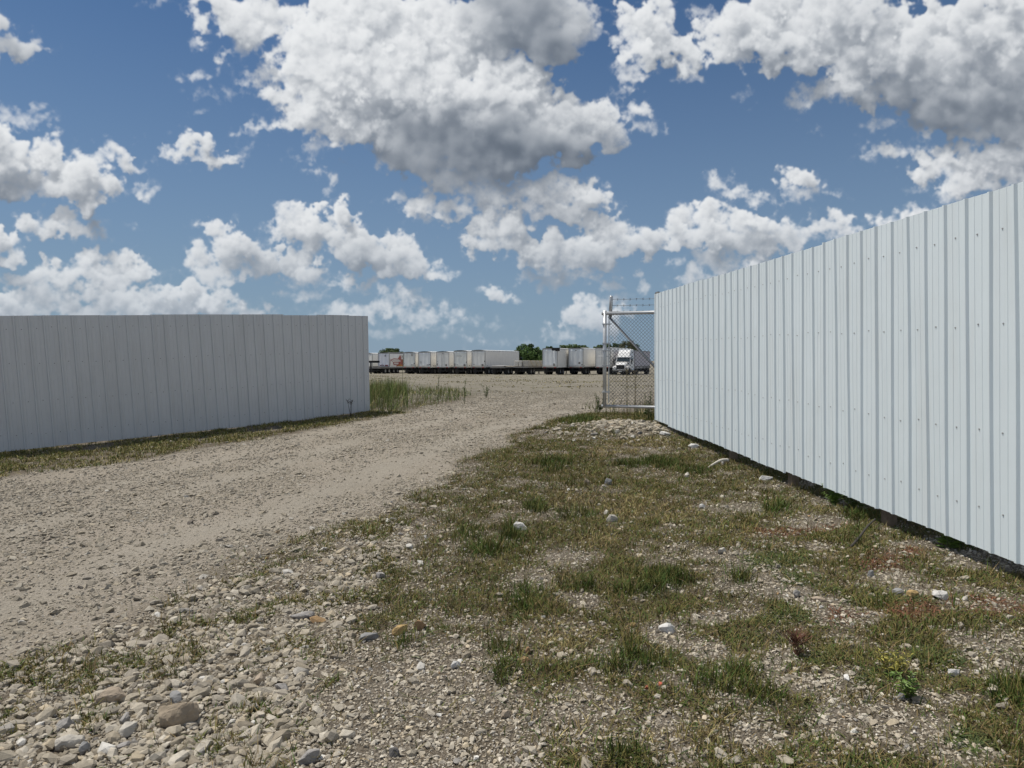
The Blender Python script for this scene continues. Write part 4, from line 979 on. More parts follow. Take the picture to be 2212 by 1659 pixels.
for s in (-1,1):
    mb = MB(); mb.loft([[(s*.66,y,z0),(s*(1.22),y,z0),(s*1.22,y,z1-.1),(s*1.1,y,z1),(s*.66,y,z1+.05)] for y,z0,z1 in ((.02,.78,1.18),(.2,.74,1.30),(.75,1.12,1.42),(1.5,1.12,1.42),(1.75,.8,1.38))]); mb.build('fender',M_truck,tk)
    mb = MB(); mb.loft([[(s*(.95+.17*math.cos(a)*k),y,1.02+.11*math.sin(a)*k) for a in [math.pi/6*i for i in range(12)]] for y,k in ((.03,1.),(-.01,1.),(-.03,.6))]); mb.build('headlight',M_chrome,tk)
    mb = MB(); mb.box(s*1.42-.09,s*1.42+.09,1.75,1.90,1.75,2.45); mb.tube([(s*1.1,2.1,2.2),(s*1.42,1.9,2.2)],.03,5); mb.build('mirror',M_ink,tk)
    mb = MB(); mb.tube([(s*1.0,.55,1.4),(s*1.12,.45,1.75)],.02,5); mb.loft([[(s*1.12+math.cos(a)*.13*k,.42+dy_,1.85+math.sin(a)*.13*k) for a in [math.pi/5*i for i in range(10)]] for dy_,k in ((0,.6),(.03,1.),(.1,.8))]); mb.build('hood_mirror',M_ink,tk)
    wheel(tk,s*1.02,1.15)
    for y in (6.4,7.7): wheel(tk,s*.95,y)
    mb = MB(); mb.tube([(s*.98,3.0,.78),(s*.98,4.9,.78)],.33,12); mb.build('fuel_tank',M_alu,tk)
    mb = MB(); mb.box(min(s*1.225,s*1.25),max(s*1.225,s*1.25),2.15,4.9,.85,1.07); mb.build('side_skirt',M_truck,tk)
    for y0,y1,z0,z1 in ((2.42,3.05,2.06,2.72),(3.30,3.62,2.1,2.68),(3.95,4.25,2.1,2.66),(3.9,4.25,3.45,3.68)):
        mb = MB(); x0,x1 = sorted((s*1.225,s*1.245)); mb.box(x0,x1,y0,y1,z0,z1); mb.build('side_window',M_glass,tk)
    mb = MB(); x0,x1 = sorted((s*1.225,s*1.25)); mb.box(x0,x1,2.5,2.56,1.55,1.8); mb.build('door_handle',M_ink,tk)
mb = MB()
for i in range(9): mb.box(-.58,.58,-.015,.03,.94+.066*i,.94+.066*i+.03)
mb.box(-.62,.62,.0,.016,.90,1.54); mb.build('grille',M_grl,tk)
mb = MB(); mb.bbox(-1.22,1.22,-.12,.3,.36,.72,.06); mb.build('bumper',M_grl,tk)
mb = MB(); mb.box(-.6,.6,-.03,.0,.80,.88); mb.box(-.25,.25,-.135,-.121,.46,.58); mb.build('grille_bar',M_truck,tk)
mb = MB(); mb.loft([[(-1.12,1.9,.95),(-1.12,1.9,2.0),(1.12,1.9,2.0),(1.12,1.9,.95)],[(-1.22,2.3,.9),(-1.22,2.3,2.02),(1.22,2.3,2.02),(1.22,2.3,.9)],[(-1.22,2.75,.9),(-1.18,2.75,2.78),(1.18,2.75,2.78),(1.22,2.75,.9)],[(-1.22,5.1,.9),(-1.22,5.1,2.85),(1.22,5.1,2.85),(1.22,5.1,.9)]]); mb.build('cab',M_truck,tk)
mb = MB(); mb.add([(-1.02,2.02,2.06),(1.02,2.02,2.06),(.95,2.60,2.70),(-.95,2.60,2.70),(-1.02,2.2,2.06),(1.02,2.2,2.06),(.95,2.8,2.70),(-.95,2.8,2.70)],[(0,1,2,3),(4,5,6,7),(0,1,5,4),(2,3,7,6),(0,3,7,4),(1,2,6,5)]); mb.build('windshield',M_glass,tk)
mb = MB(); mb.loft([[(-1.1,2.45,2.70),(1.1,2.45,2.70),(1.1,2.45,2.82),(-1.1,2.45,2.82)],[(-1.15,2.75,2.72),(1.15,2.75,2.72),(1.15,2.75,2.88),(-1.15,2.75,2.88)]]); mb.build('visor',M_truck,tk)
mb = MB(); mb.loft([[(-.95,2.7,2.86),(-.85,2.75,2.98),(.85,2.75,2.98),(.95,2.7,2.86)],[(-1.1,3.1,2.86),(-.9,3.1,3.5),(.9,3.1,3.5),(1.1,3.1,2.86)],[(-1.2,3.7,2.86),(-.98,3.7,3.86),(.98,3.7,3.86),(1.2,3.7,2.86)],[(-1.22,5.1,2.86),(-1.12,5.1,4.02),(1.12,5.1,4.02),(1.22,5.1,2.86)]]); mb.build('roof_fairing',M_truck,tk)
mb = MB(); mb.box(-.5,.5,1.8,8.6,.72,.95); mb.box(-1.0,1.0,5.15,5.25,.9,3.6); mb.build('rails_and_gap_shade',M_chas,tk)  # rails, plus a black panel added to darken the gap behind the cab
# its trailer, coupled behind the gap
ct = Vector((c.x+.35,c.y,0)); dv = Vector((math.sin(R(20)),math.cos(R(20)),0)); rt = ct+dv*(5.75+15)
tr = empty('box_trailer',(rt.x,rt.y,gz(rt.x,rt.y)),-R(20)+math.pi); tag(tr,'lilac grey box trailer coupled behind the white tractor unit','trailer','trailers parked side by side across the yard')
S5 = tm('lilac_grey_side',(.56,.53,.58))
for s in (-1,1):
    mb = MB(); x0,x1 = sorted((s*1.22,s*1.28)); mb.box(x0,x1,.05,14.95,1.1,4.0)
    for i in range(1,24): a0,a1 = sorted((s*1.28,s*1.292)); mb.box(a0,a1,.05+i*.62-.02,.05+i*.62+.02,1.55,3.9)
    mb.build('side_wall',S5,tr); mb = MB(); a0,a1 = sorted((s*1.281,s*1.31)); mb.box(a0,a1,.05,14.95,1.05,1.5); mb.box(a0,a1,.05,14.95,3.92,4.02); mb.build('rail',M_grime,tr)
    for i in range(14): mb = MB(); mb.box(*sorted((s*1.311,s*1.32)),8.0+i*.42,8.2+i*.42,1.22,1.34); mb.build('reflector',M_roof,tr)
mb = MB(); mb.box(-1.22,1.22,14.9,14.96,1.1,4.0); mb.build('front_wall',S5,tr); mb = MB(); mb.box(-1.22,1.22,.05,.12,1.1,4.0); mb.build('rear_door',D2,tr); mb = MB(); mb.box(-1.29,1.29,.04,14.97,4.022,4.06); mb.build('roof',M_roof,tr); mb = MB(); mb.box(-1.2,1.2,.1,14.9,1.05,1.09); mb.build('floor',M_grime,tr)
running_gear(tr,15,1.1,2.2)

# ------------------------------------------------------------------ trees
M_leaves = mat('tree_leaves', attr='tint', rough=.7, spec=.25); M_trunk = mat('tree_bark',(.07,.055,.04),.9,var=.3,scale=10)
def tree(dx, dtop, depth, wid, label, seed, tint=(.055,.085,.025), low=.12, n=5200):
    T = at(dx,dtop,depth); g = gz(T.x,T.y); h = T.z-g; rg = np.random.default_rng(seed); rr = random.Random(seed)
    root = empty('tree',(T.x,T.y,g)); tag(root,label,'tree','trees beyond the parked trailers')
    mb = MB(); mb.tube([(0,0,-.3),(.05,0,h*.2),(.0,.1,h*.45),(.1,0,h*.7)],[h*.035,h*.028,h*.02,h*.008],8)
    for i in range(7):
        a = rr.uniform(0,6.28); z = h*rr.uniform(.22,.5); l = wid*rr.uniform(.28,.42)
        mb.tube([(0,0,z),(math.cos(a)*l*.5,math.sin(a)*l*.5,z+h*.12),(math.cos(a)*l,math.sin(a)*l,z+h*.28)],[h*.014,h*.009,h*.004],5)
    mb.build('trunk',M_trunk,root)
    # crown: clumps of leaves, each clump a cloud of small faces
    nc = 46; cc = []
    while len(cc) < nc:
        p = rg.normal(0,1,3); p /= np.linalg.norm(p); p *= rg.uniform(.35,1.)**.5
        q = np.array((p[0]*wid*.44,p[1]*wid*.44,h*(low+.46)+p[2]*h*(.5-low*.42)))
        if q[2] < h*low: continue
        cc.append((q,rg.uniform(.13,.26)*wid*.62))
    cc = cc+[(np.array((rg.normal()*wid*.1,rg.normal()*wid*.1,h*.93)),wid*.10)]
    C = np.array([c_[0] for c_ in cc]); RR = np.array([c_[1] for c_ in cc])
    k = rg.integers(0,len(cc),n); d = rg.normal(0,1,(n,3)); d /= np.linalg.norm(d,axis=1)[:,None]; rad = rg.random(n)**.33
    P_ = C[k]+d*(RR[k]*rad)[:,None]*np.array((1,1,.8)); P_[:,2] = np.clip(P_[:,2],h*low*.6,h)
    s = rg.uniform(.10,.24,n)*(.8+h*.03); a = rg.normal(0,1,(n,3)); a /= np.linalg.norm(a,axis=1)[:,None]; b = np.cross(a,d+rg.normal(0,.6,(n,3))); b /= np.linalg.norm(b,axis=1)[:,None]+1e-9
    V = np.stack([P_-a*s[:,None],P_+b*(s*.55)[:,None],P_+a*s[:,None],P_-b*(s*.55)[:,None]],1).reshape(-1,3); F = np.arange(n*4).reshape(-1,4)
    ck = rg.uniform(.7,1.35,len(cc))[k]
    t = np.array(tint)*1.45*(ck*rg.uniform(.75,1.3,n))[:,None]; T_ = np.concatenate([np.repeat(t,4,0),np.ones((n*4,1))],1)
    me = big_mesh('crown',V,F,M_leaves,{'tint':T_},parent=root)
for k,t in enumerate([
 (845,753,195,5.6,'round topped tree showing above the lettered trailer',(.06,.085,.03)),
 (829,759,200,4.,'smaller tree top left of the round one above the lettered trailer',(.06,.085,.03)),
 (864,760,200,3.6,'smaller tree top right of the round one above the lettered trailer',(.065,.09,.03)),
 (1137,743,160,6.2,'big dense dark green tree filling the gap between the trailer rows',(.042,.075,.020)),
 (1123,753,158,3.6,'shorter tree on the left flank of the big dense one',(.045,.08,.022)),
 (1160,749,164,4.4,'paler tree on the right flank of the big dense one',(.06,.095,.032)),
 (1184,748,180,5.,'tree top just left of the torn trailer roof',(.055,.085,.03)),
 (1224,746,192,5.2,'left of three tree tops above the trailer with the torn corner',(.06,.085,.032)),
 (1241,744,190,5.,'middle of three tree tops above the plain cream trailer',(.058,.085,.03)),
 (1258,746,194,4.6,'right of three tree tops above the plain cream trailer',(.062,.09,.032)),
 (1295,745,188,4.2,'low tree top at the free upright of the gate',(.055,.08,.03)),
 (1313,742,186,5.2,'tree just right of the gate upright, behind the mesh',(.055,.08,.03)),
 (1332,742,186,5.2,'tree above the tractor cab, behind the mesh',(.052,.08,.028)),
 (1352,737,180,6.,'tallest brownish tree behind the gate brace',(.075,.08,.035)),
 (1368,744,186,4.6,'tree top right of the tallest brownish one behind the gate',(.06,.085,.03)),
 (1151,757,158,4.6,'bushy low tree below the dense green ones over the flatbed load',(.05,.085,.022))]):
    tree(t[0],t[1],t[2],t[3]*1.15,t[4],60+k,t[5],low=.02 if k in (3,4,5,15) else .12,n=9000 if k==3 else 5000)

# ------------------------------------------------------------------ clouds
# canvas in photo "d" units, S px per d
CX0, CX1, CY0, CY1, CS = -700.0, 2900.0, -500.0, 830.0, 1.35
CX0, CX1, CY0, CY1, CS = -130.0, 2350.0, -170.0, 830.0, 1.5
CZ, CN = 6.0, 34
def cloud_canvas():
    W = int((CX1-CX0)/CS); H = int((CY1-CY0)/CS); N = CN
    rng = np.random.default_rng(11)
    f32 = np.float32
    fy = np.fft.fftfreq(H)[:,None]; fx = np.fft.rfftfreq(W)[None,:]
    def band(wl, bw=0.45):
        n = np.fft.rfft2(rng.standard_normal((H,W)))
        f = np.sqrt(fx*fx+fy*fy)+1e-9
        o = np.fft.irfft2(n*np.exp(-(np.log(f*wl)**2)/(2*bw*bw)), s=(H,W)); return (o/o.std()).astype(f32)
    def fbm(wl, octs, gain):
        s = 0; a = 1; t = 0
        for i in range(octs): s = s+a*band(wl/2**i); t += a*a; a *= gain
        return s/np.sqrt(t)
    def blur(a, s):
        g = np.exp(-2*(np.pi*s)**2*(fx*fx+fy*fy)); return np.fft.irfft2(np.fft.rfft2(a)*g, s=(H,W)).astype(f32)
    X = (CX0+(np.arange(W)+.5)*CS)[None,:].astype(f32); Y = (CY0+(np.arange(H)+.5)*CS)[:,None].astype(f32)
    wx1 = fbm(120/CS,4,.42); wy1 = fbm(120/CS,4,.42); wx2 = fbm(40/CS,4,.5); wy2 = fbm(40/CS,4,.5)
    dist = np.full((N,H,W), -60, f32)
    dens = np.zeros((H,W),f32); dark = np.zeros((H,W),f32); size = np.zeros((H,W),f32); wsum = np.full((H,W),1e-6,f32)
    zc = (np.arange(N)-N/2+.5)*CZ
    for (cx,cy,rx,ry,k,dn,dk) in PUFFS:
        m = max(rx,ry)*1.5+30
        x0 = max(0,int((cx-m-CX0)/CS)); x1 = min(W,int((cx+m-CX0)/CS)+1)
        y0 = max(0,int((cy-m-CY0)/CS)); y1 = min(H,int((cy+m-CY0)/CS)+1)
        pz = float(np.clip(rng.normal()*13,-26,26))
        if x1<=x0 or y1<=y0: continue
        sl = (slice(y0,y1),slice(x0,x1)); A = min(rx,ry)
        w1 = min(.28*A, 14); w2 = min(.13*A, 4)
        xx = X[:,x0:x1]+wx1[sl]*w1+wx2[sl]*w2-cx; yy = Y[y0:y1]+wy1[sl]*w1+wy2[sl]*w2-cy
        q = (xx/rx)**2+(yy/np.where(yy>0,ry*k,ry))**2
        rz = min(A*.95,58)
        for j in range(N):
            e = ((zc[j]-pz)/rz)**2
            if e<1.9:
                v = (1-np.sqrt(q+e))*A
                np.maximum(dist[j][sl],v,out=dist[j][sl])
        w = np.exp(-q*1.5); dens[sl] += w*dn; dark[sl] += w*dk; size[sl] += w*A; wsum[sl] += w
    size = np.clip(size/wsum/62,.24,.85); dens /= wsum; dark = blur(dark/wsum,12/CS); dens = np.where(wsum<1e-4,.5,dens)
    # billows: absolute value of band-limited 3D noise, three sizes, eats into the smooth shape
    wn = np.fft.rfftn(rng.standard_normal((N,H,W)).astype(f32)); wn = wn.astype(np.complex64)
    f3 = np.sqrt((np.fft.fftfreq(N)[:,None,None]/CZ)**2+(fy[None]/CS)**2+(fx[None]/CS)**2).astype(f32)+f32(1e-9)
    amp = np.clip(1.1-.3*dens,.5,1.2)*size
    for wl,a_,bw in ((115,9.,.42),(50,5.6,.45),(24,2.1,.45),(11.,1.0,.7)):
        o = np.fft.irfftn(wn*np.exp(-(np.log(f3*f32(wl))**2)/f32(2*bw*bw)), s=(N,H,W)).astype(f32); o /= o.std()
        if wl>10: dist += (np.abs(o)-.78)*(a_*amp)
        else: dist += o*(a_*amp)
    del wn,f3
    dist += ((fbm(52/CS,6,.63)*3.4-.2)*(.8+.5*(1-dens))).astype(f32)[None]
    edge = 19+34*(1-dens)+9*np.clip(fbm(150/CS,3,.5),-1,1.5)
    rho = np.clip(dist/edge,0,1)+.07*np.clip((dist+11)/18,0,1)**2*np.clip(.5+.7*fbm(60/CS,4,.6),0,1.6); del dist
    rho *= (.16+.84*dens**1.2)
    # light: march down the rows along the sun's direction, adding up what lies above
    kx, kz = -.46, -.30          # shift per row towards +x / towards the viewer's side
    tau = np.zeros((H,N,W),f32); acc = np.zeros((N,W),f32); up = np.zeros((N,W),f32)
    xs = np.arange(W)-(.46); x0 = np.clip(np.floor(xs).astype(int),0,W-1); fxw = (xs-np.floor(xs)).astype(f32); x1 = np.clip(x0+1,0,W-1)
    zs = np.clip(np.arange(N)+.35*CS/CZ,0,N-1.001); z0 = np.floor(zs).astype(int); fz = (zs-z0).astype(f32)[:,None]
    for r in range(H):
        acc = acc[:,x0]*(1-fxw)+acc[:,x1]*fxw
        acc = acc[z0]*(1-fz)+acc[z0+1]*fz
        acc = acc*.985+rho[:,r]*CS
        tau[r] = acc
    sg = .12
    tr = np.ones((H,W),f32); rgb = np.zeros((H,W),f32)
    for j in range(N-1,-1,-1):       # nearest slice first
        t = tau[:,j]; t = t*(sg)
        s = .36*np.exp(-t*.8)+.44*np.exp(-t*.2)+.30*np.exp(-t*.045)
        a = 1-np.exp(-rho[j]*CZ*sg*1.25)
        rgb += tr*a*s; tr *= 1-a
    al = 1-tr
    lit = rgb/np.maximum(al,1e-3)
    big = blur(np.clip(al,0,1),40/CS)**2
    lit = lit+.20*big*(1-dark)
    lit = lit*(1-.50*np.clip(dark*1.2,0,1))
    dk_ = np.clip(dark*1.1,0,.75); lit = lit*(1-dk_)+blur(lit*al,7/CS)/np.maximum(blur(al,7/CS),.05)*dk_
    v = np.clip(lit*1.25-.24,0,1.3); v = np.where(v>.62,.62+.46*(1-np.exp(-(v-.62)/.46)),v)
    r = .135+.84*v**1.3; g = .165+.825*v**1.26; b = .21+.79*v**1.2
    col = np.stack([r,g,b],-1)
    hazef = np.clip((Y-430)/370,0,1)**1.4*.45
    hc = np.array((.33,.44,.56))
    col = col*(1-hazef[...,None])+hc*hazef[...,None]
    return np.dstack([col, al]).astype(f32)

PUFFS = []
def P(cx,cy,rx,ry,k=.7,dn=.9,dk=0.): PUFFS.append((cx,cy,rx,ry,k,dn,dk))
def zl(lst, ox=0., **kw):
    for t in lst:
        cx,cy,rx,ry = t[:4]
        P(ox+cx/2,cy/2,rx/2,ry/2,*t[4:],**kw)
# zoom-left coordinates (2 per d) ---------------------------------------------------
zl([ # big central cloud, upper lobe
 (860,20,90,60,.8,.55),(980,30,150,110,.8,.7),(1040,120,140,130,.8,.6),(1090,30,150,90,.8,.7),(1060,200,90,70,.8,.3),(1190,60,110,110,.8,.55),
 (1600,50,230,150,.9,.95),(1480,120,200,150,.9,.85),(1760,120,240,170,.9,.95),(1360,160,150,130,.9,.6),(1320,260,150,130,.9,.7),
 (1500,280,220,180,.9,.95),(1720,290,260,190,.9,1.),(1960,170,220,170,.9,.85),(2120,90,200,170,.9,.9,.55),
 (1180,330,150,45,.8,.6),(1080,315,80,26,.8,.4),(1280,400,150,90,.9,.85),(1420,440,180,110,.9,.95),(1340,500,160,70,.8,.7),
 (1600,430,220,160,.9,1.),(1450,560,150,80,.8,.75),(1590,570,150,90,.8,.8,.05),(1880,420,260,150,.9,1.,.05),(1640,380,80,110,.9,1.),
 (1900,560,300,130,.9,1.,.85),(1780,590,170,130,.9,1.,.75),(2060,620,300,140,.8,1.,.95),(2230,600,300,150,.8,1.,.85),(1900,690,260,90,.8,.9,.8),(1780,680,150,80,.8,.6,.6),
 (2130,690,260,90,.8,.8,.75),(2000,780,200,80,.9,.6,.65),(2100,850,140,70,.9,.6,.5),
 (2150,400,220,160,.9,1.,.05),(2300,480,260,120,.9,1.,.1),(2480,560,180,90,.8,.9,.2),(2560,620,170,80,.7,.9,.5),(2640,560,90,60,.8,.7,.15),(2420,640,220,80,.7,1.,.85),
 (2330,380,80,110,.9,.8),(2740,480,80,60,.8,.6),(2800,560,80,40,.8,.4),(2560,500,110,70,.8,.7),
 # grey mass upper middle
 (2260,40,200,150,.9,.9,.75),(2360,170,170,130,.8,.8,.9),(2230,190,150,110,.8,.85,.8),(2420,80,140,110,.8,.5,.45),(2500,40,110,60,.8,.4,.3),(2520,150,80,70,.8,.3,.2),
 # small bits
 (830,330,70,28,.8,.45),(890,400,70,30,.8,.2),(960,290,34,22,.8,.3),(1000,420,70,40,.8,.12),(860,488,30,12,.8,.5),(1110,545,70,26,.9,.75),(1065,575,36,18,.9,.5),
 (860,180,26,34,.9,.3),(680,12,60,26,.8,.5),(1060,650,40,24,.8,.12),(1290,690,55,22,.8,.5),(1350,650,50,50,.8,.18),(1380,740,60,22,.8,.5),(1445,770,34,44,.8,.55),(1405,835,24,20,.8,.3),
 # left clouds
 (60,500,140,60,.8,.22),(150,520,80,40,.8,.25),(-60,640,150,110,.8,.95),(60,680,120,80,.8,.95),(-40,740,200,80,.8,.95,.3),(100,800,260,60,.8,.9,.45),
 (210,670,70,70,.9,.9),(240,740,100,90,.9,.95),(330,790,170,110,.8,1.,.1),(420,810,100,70,.8,.95,.1),(180,840,220,50,.6,.9,.5),(-60,830,200,60,.8,.9,.5),
 (490,660,90,56,.9,.75),(400,690,90,46,.8,.6),(560,700,80,56,.8,.7),(350,680,44,34,.8,.4),
 (850,645,120,58,.8,.95),(760,660,80,34,.8,.7),(940,670,90,56,.8,.9,.1),(890,690,120,36,.6,.8,.3),
 (600,830,36,40,.8,.65),(655,835,34,40,.8,.65),(590,980,30,18,.8,.45),(1000,940,18,12,.8,.3),
 (270,940,70,50,.9,.95),(130,980,76,46,.8,.95),(240,990,120,50,.7,1.,.15),(370,990,100,46,.8,.95,.1),(430,1020,60,30,.8,.7),
 (-20,1070,130,80,.7,1.),(60,1100,80,50,.6,.95,.3),
 (370,1130,90,60,.9,1.),(480,1160,100,70,.9,1.),(590,1170,80,60,.8,.95),(280,1200,170,80,.9,1.,.1),(120,1220,110,60,.9,.9),(440,1220,200,60,.8,1.,.35),
 (0,1310,130,60,.9,.9),(200,1300,220,60,.9,.8,.35),(380,1330,200,70,.9,.8,.4),(660,1280,120,66,.9,1.),(820,1270,90,60,.9,1.),(940,1300,110,60,.9,1.),(560,1330,120,60,.9,.9,.2),(800,1340,220,60,.9,.9,.2),(1080,1340,110,40,.9,.8),
 (930,990,60,60,.9,1.),(890,970,56,34,.8,.8),(1000,1030,80,76,.9,1.),(1060,1090,130,86,.9,1.,.35),(1150,1150,90,60,.8,.95,.25),(980,1160,160,54,.8,.95,.35),(860,1130,70,56,.8,.8),(920,1190,140,44,.8,.6,.25),
 (1310,940,110,60,.9,1.),(1390,970,100,86,.9,1.),(1250,980,90,56,.8,.9),(1340,1030,150,70,.9,.95,.4),(1190,990,60,30,.8,.5),(1540,990,76,70,.9,1.),(1500,1060,120,90,.9,1.,.3),(1600,1080,80,86,.8,.95,.35),
 (1710,1060,80,56,.9,1.),(1780,1110,110,76,.9,1.,.15),(1700,1150,120,86,.8,.9,.45),(1830,1180,70,40,.8,.95),(1900,1195,80,34,.6,.95),
 (1300,1110,100,54,.9,.95),(1260,1150,90,60,.9,.9,.2),(1350,1180,80,60,.8,.8,.35),(1310,1220,100,36,.8,.55,.35),
 (1510,1210,56,36,.8,.95),(1460,1240,60,28,.6,.9),(1580,1235,60,34,.6,.9),(1330,1280,150,30,.7,.5),
 (2130,1270,90,44,.7,.95),(1700,1290,110,50,.8,.35),(1600,1350,180,46,.8,.3),(1850,1350,120,40,.8,.35),(1890,1335,60,24,.8,.7),(2000,1390,140,20,.8,.25),(1500,1350,90,30,.8,.3),
 # centre right stack of cumulus
 (1720,870,60,40,.8,.5),(1840,890,90,56,.9,.85),(1930,910,120,50,.8,.8,.2),(1850,950,60,30,.8,.6),(2100,900,120,60,.9,.8,.25),(2150,980,140,80,.9,1.,.1),(2120,1060,110,60,.8,.95,.15),(2250,1060,150,70,.8,.95,.4),
 (2400,800,100,56,.9,.95),(2300,850,150,76,.9,.95,.15),(2480,830,90,66,.9,1.,.05),(2560,850,110,76,.9,1.,.15),(2420,920,200,66,.7,.9,.45),
 (2200,800,120,60,.9,.6,.3),
 (2640,1000,130,70,.9,1.),(2540,1040,110,66,.9,1.,.1),(2760,1050,110,66,.8,1.,.15),(2380,1090,180,76,.9,1.,.2),(2600,1090,200,66,.8,1.,.5),(2480,1150,220,50,.8,.9,.4),(2400,1210,160,40,.8,.6,.2),(2830,1040,80,56,.8,.9,.2),(2520,1190,90,30,.8,.6),
 (2650,1230,60,40,.8,.7),(2780,1240,46,36,.8,.6),(2600,1370,100,50,.7,.8),(2500,1380,80,44,.7,.5),(2560,1335,70,34,.8,.5),(2230,1300,40,20,.8,.4),(2640,1310,110,40,.8,.3)
])
RX = 1106.
zl([ # zoom-right coordinates
 (560,60,100,90,.9,.9),(620,110,90,80,.9,.85),(520,140,90,70,.9,.7),(640,220,180,100,.9,.9,.1),(540,220,90,80,.9,.7),(520,320,100,60,.8,.4),(740,230,110,80,.9,.9,.1),(470,400,40,30,.8,.2),(760,330,60,30,.8,.4),
 (900,150,110,80,.9,.9),(1050,100,190,130,.9,1.,.1),(950,220,150,60,.9,.9,.15),(1150,200,190,120,.9,1.,.2),(1340,130,240,170,.9,1.,.25),(1260,250,180,80,.8,.9,.25),(1180,30,180,80,.9,1.,.1),(1500,60,150,120,.9,.95,.3),
 (830,60,70,30,.8,.35),(1520,260,220,130,.9,1.,.25),(1780,100,190,100,.9,1.,.1),(1700,220,220,140,.9,1.,.15),(1900,250,240,170,.9,1.,.2),(2080,130,220,160,.9,1.,.15),(2200,250,200,200,.9,1.,.2),
 (2000,420,300,110,.9,1.,.65),(1750,380,240,90,.8,.95,.55),(1600,420,180,80,.8,.7,.4),(2150,470,250,110,.8,1.,.95),(1950,520,200,100,.8,1.,.95),(2100,560,220,80,.8,.9,.8),(1780,480,180,70,.8,.7,.6),(1450,370,130,60,.8,.5,.2),
 (1250,440,80,50,.8,.55,.1),(1320,400,90,60,.8,.45),(1230,490,30,20,.8,.3),(1310,580,30,24,.8,.3),(990,410,40,26,.8,.08),
 (1640,660,90,50,.8,.8,.1),(1540,680,60,30,.8,.7),(1500,630,30,30,.8,.4),(1740,650,60,40,.8,.5),(1850,720,140,80,.9,.9),(1980,680,140,70,.9,.85,.15),(2100,680,120,60,.9,.95),(2200,680,90,60,.9,.9),(1950,790,130,60,.9,.9,.1),(2080,760,140,80,.9,.8,.25),(2250,760,150,70,.9,.8,.3),(1900,850,70,30,.8,.6),(2350,600,250,150,.8,1.,.5),(2400,300,300,250,.9,1.,.3),(1720,820,40,24,.8,.25),(1600,540,60,40,.8,.25,.2),
 (900,780,66,36,.9,.75),(960,820,76,40,.8,.75),(1060,865,70,30,.7,.75),(1000,850,90,30,.7,.6,.2),
 (1220,760,70,46,.9,1.),(1280,790,76,56,.8,1.,.1),(1170,800,44,34,.8,.9),(1250,840,110,36,.8,.8,.3),(1390,840,50,22,.7,.65),
 (760,930,80,50,.9,1.),(880,930,100,60,.9,1.),(1010,960,110,70,.9,1.),(1120,980,120,66,.9,1.),(720,1000,90,70,.9,1.,.1),(860,1020,150,66,.9,1.,.2),(1020,1050,190,66,.9,.95,.3),(1200,1030,100,60,.8,.9,.3),
 (1420,960,80,60,.9,.75),(1340,990,110,60,.8,.65,.1),(1440,1030,120,50,.8,.5,.1),(1280,1020,90,40,.8,.6,.1),(1600,970,60,30,.8,.9),(1760,930,70,50,.9,.95),(1850,910,60,40,.9,.9),(1700,970,150,50,.9,.8),(1900,960,160,60,.9,.7,.2),
 (780,1200,90,50,.8,.95),(950,1170,60,40,.8,.9),(1060,1140,80,50,.8,.9),(850,1230,160,40,.8,.7,.2),(880,1130,140,60,.9,.5,.3),(1100,1180,200,60,.9,.6,.2),(720,1140,40,26,.8,.4),
],ox=RX)
zl([(1500,1370,160,60,.8,.5),(1650,1330,140,60,.8,.55),(1820,1370,180,56,.8,.5,.1),(1680,1440,220,30,.8,.25),(1900,1430,140,24,.8,.2),(2010,1455,90,20,.8,.35),(1560,1250,50,22,.8,.6),
 (2130,1420,80,24,.8,.2),(1760,1290,90,50,.8,.5),(2560,1350,100,66,.8,.95),(2470,1400,80,50,.8,.8,.2),(2620,1400,90,60,.8,.85,.2),(2440,1450,130,30,.8,.3),(1400,1330,90,24,.8,.4),(2250,1480,180,20,.8,.2),(500,1290,160,60,.8,.85,.2),(100,1350,260,60,.8,.9,.2),(420,1360,240,50,.8,.85,.3)])
# clouds beyond the frame, for the light and for other views
_r = np.random.default_rng(5)
for i in range(46):
    x = _r.choice([_r.uniform(-680,-150),_r.uniform(2400,2850),_r.uniform(-100,2300)]); y = _r.uniform(-480,600)
    if -120<x<2380: y = _r.uniform(-480,-170)
    s = _r.uniform(50,130)*(1 if y<300 else .6)
    for j in range(4): P(x+_r.normal()*s*.8,y+_r.normal()*s*.3,s*_r.uniform(.5,1),s*_r.uniform(.3,.6),.7,_r.uniform(.7,1),_r.uniform(0,.4))

SKY_STR = .090; SKY_TINT = (.295,.475,.64); HORIZON = (2.6,3.5,4.55); CLOUD_STR = .82; SUN_STR = 3.75; EXPOSURE = .15

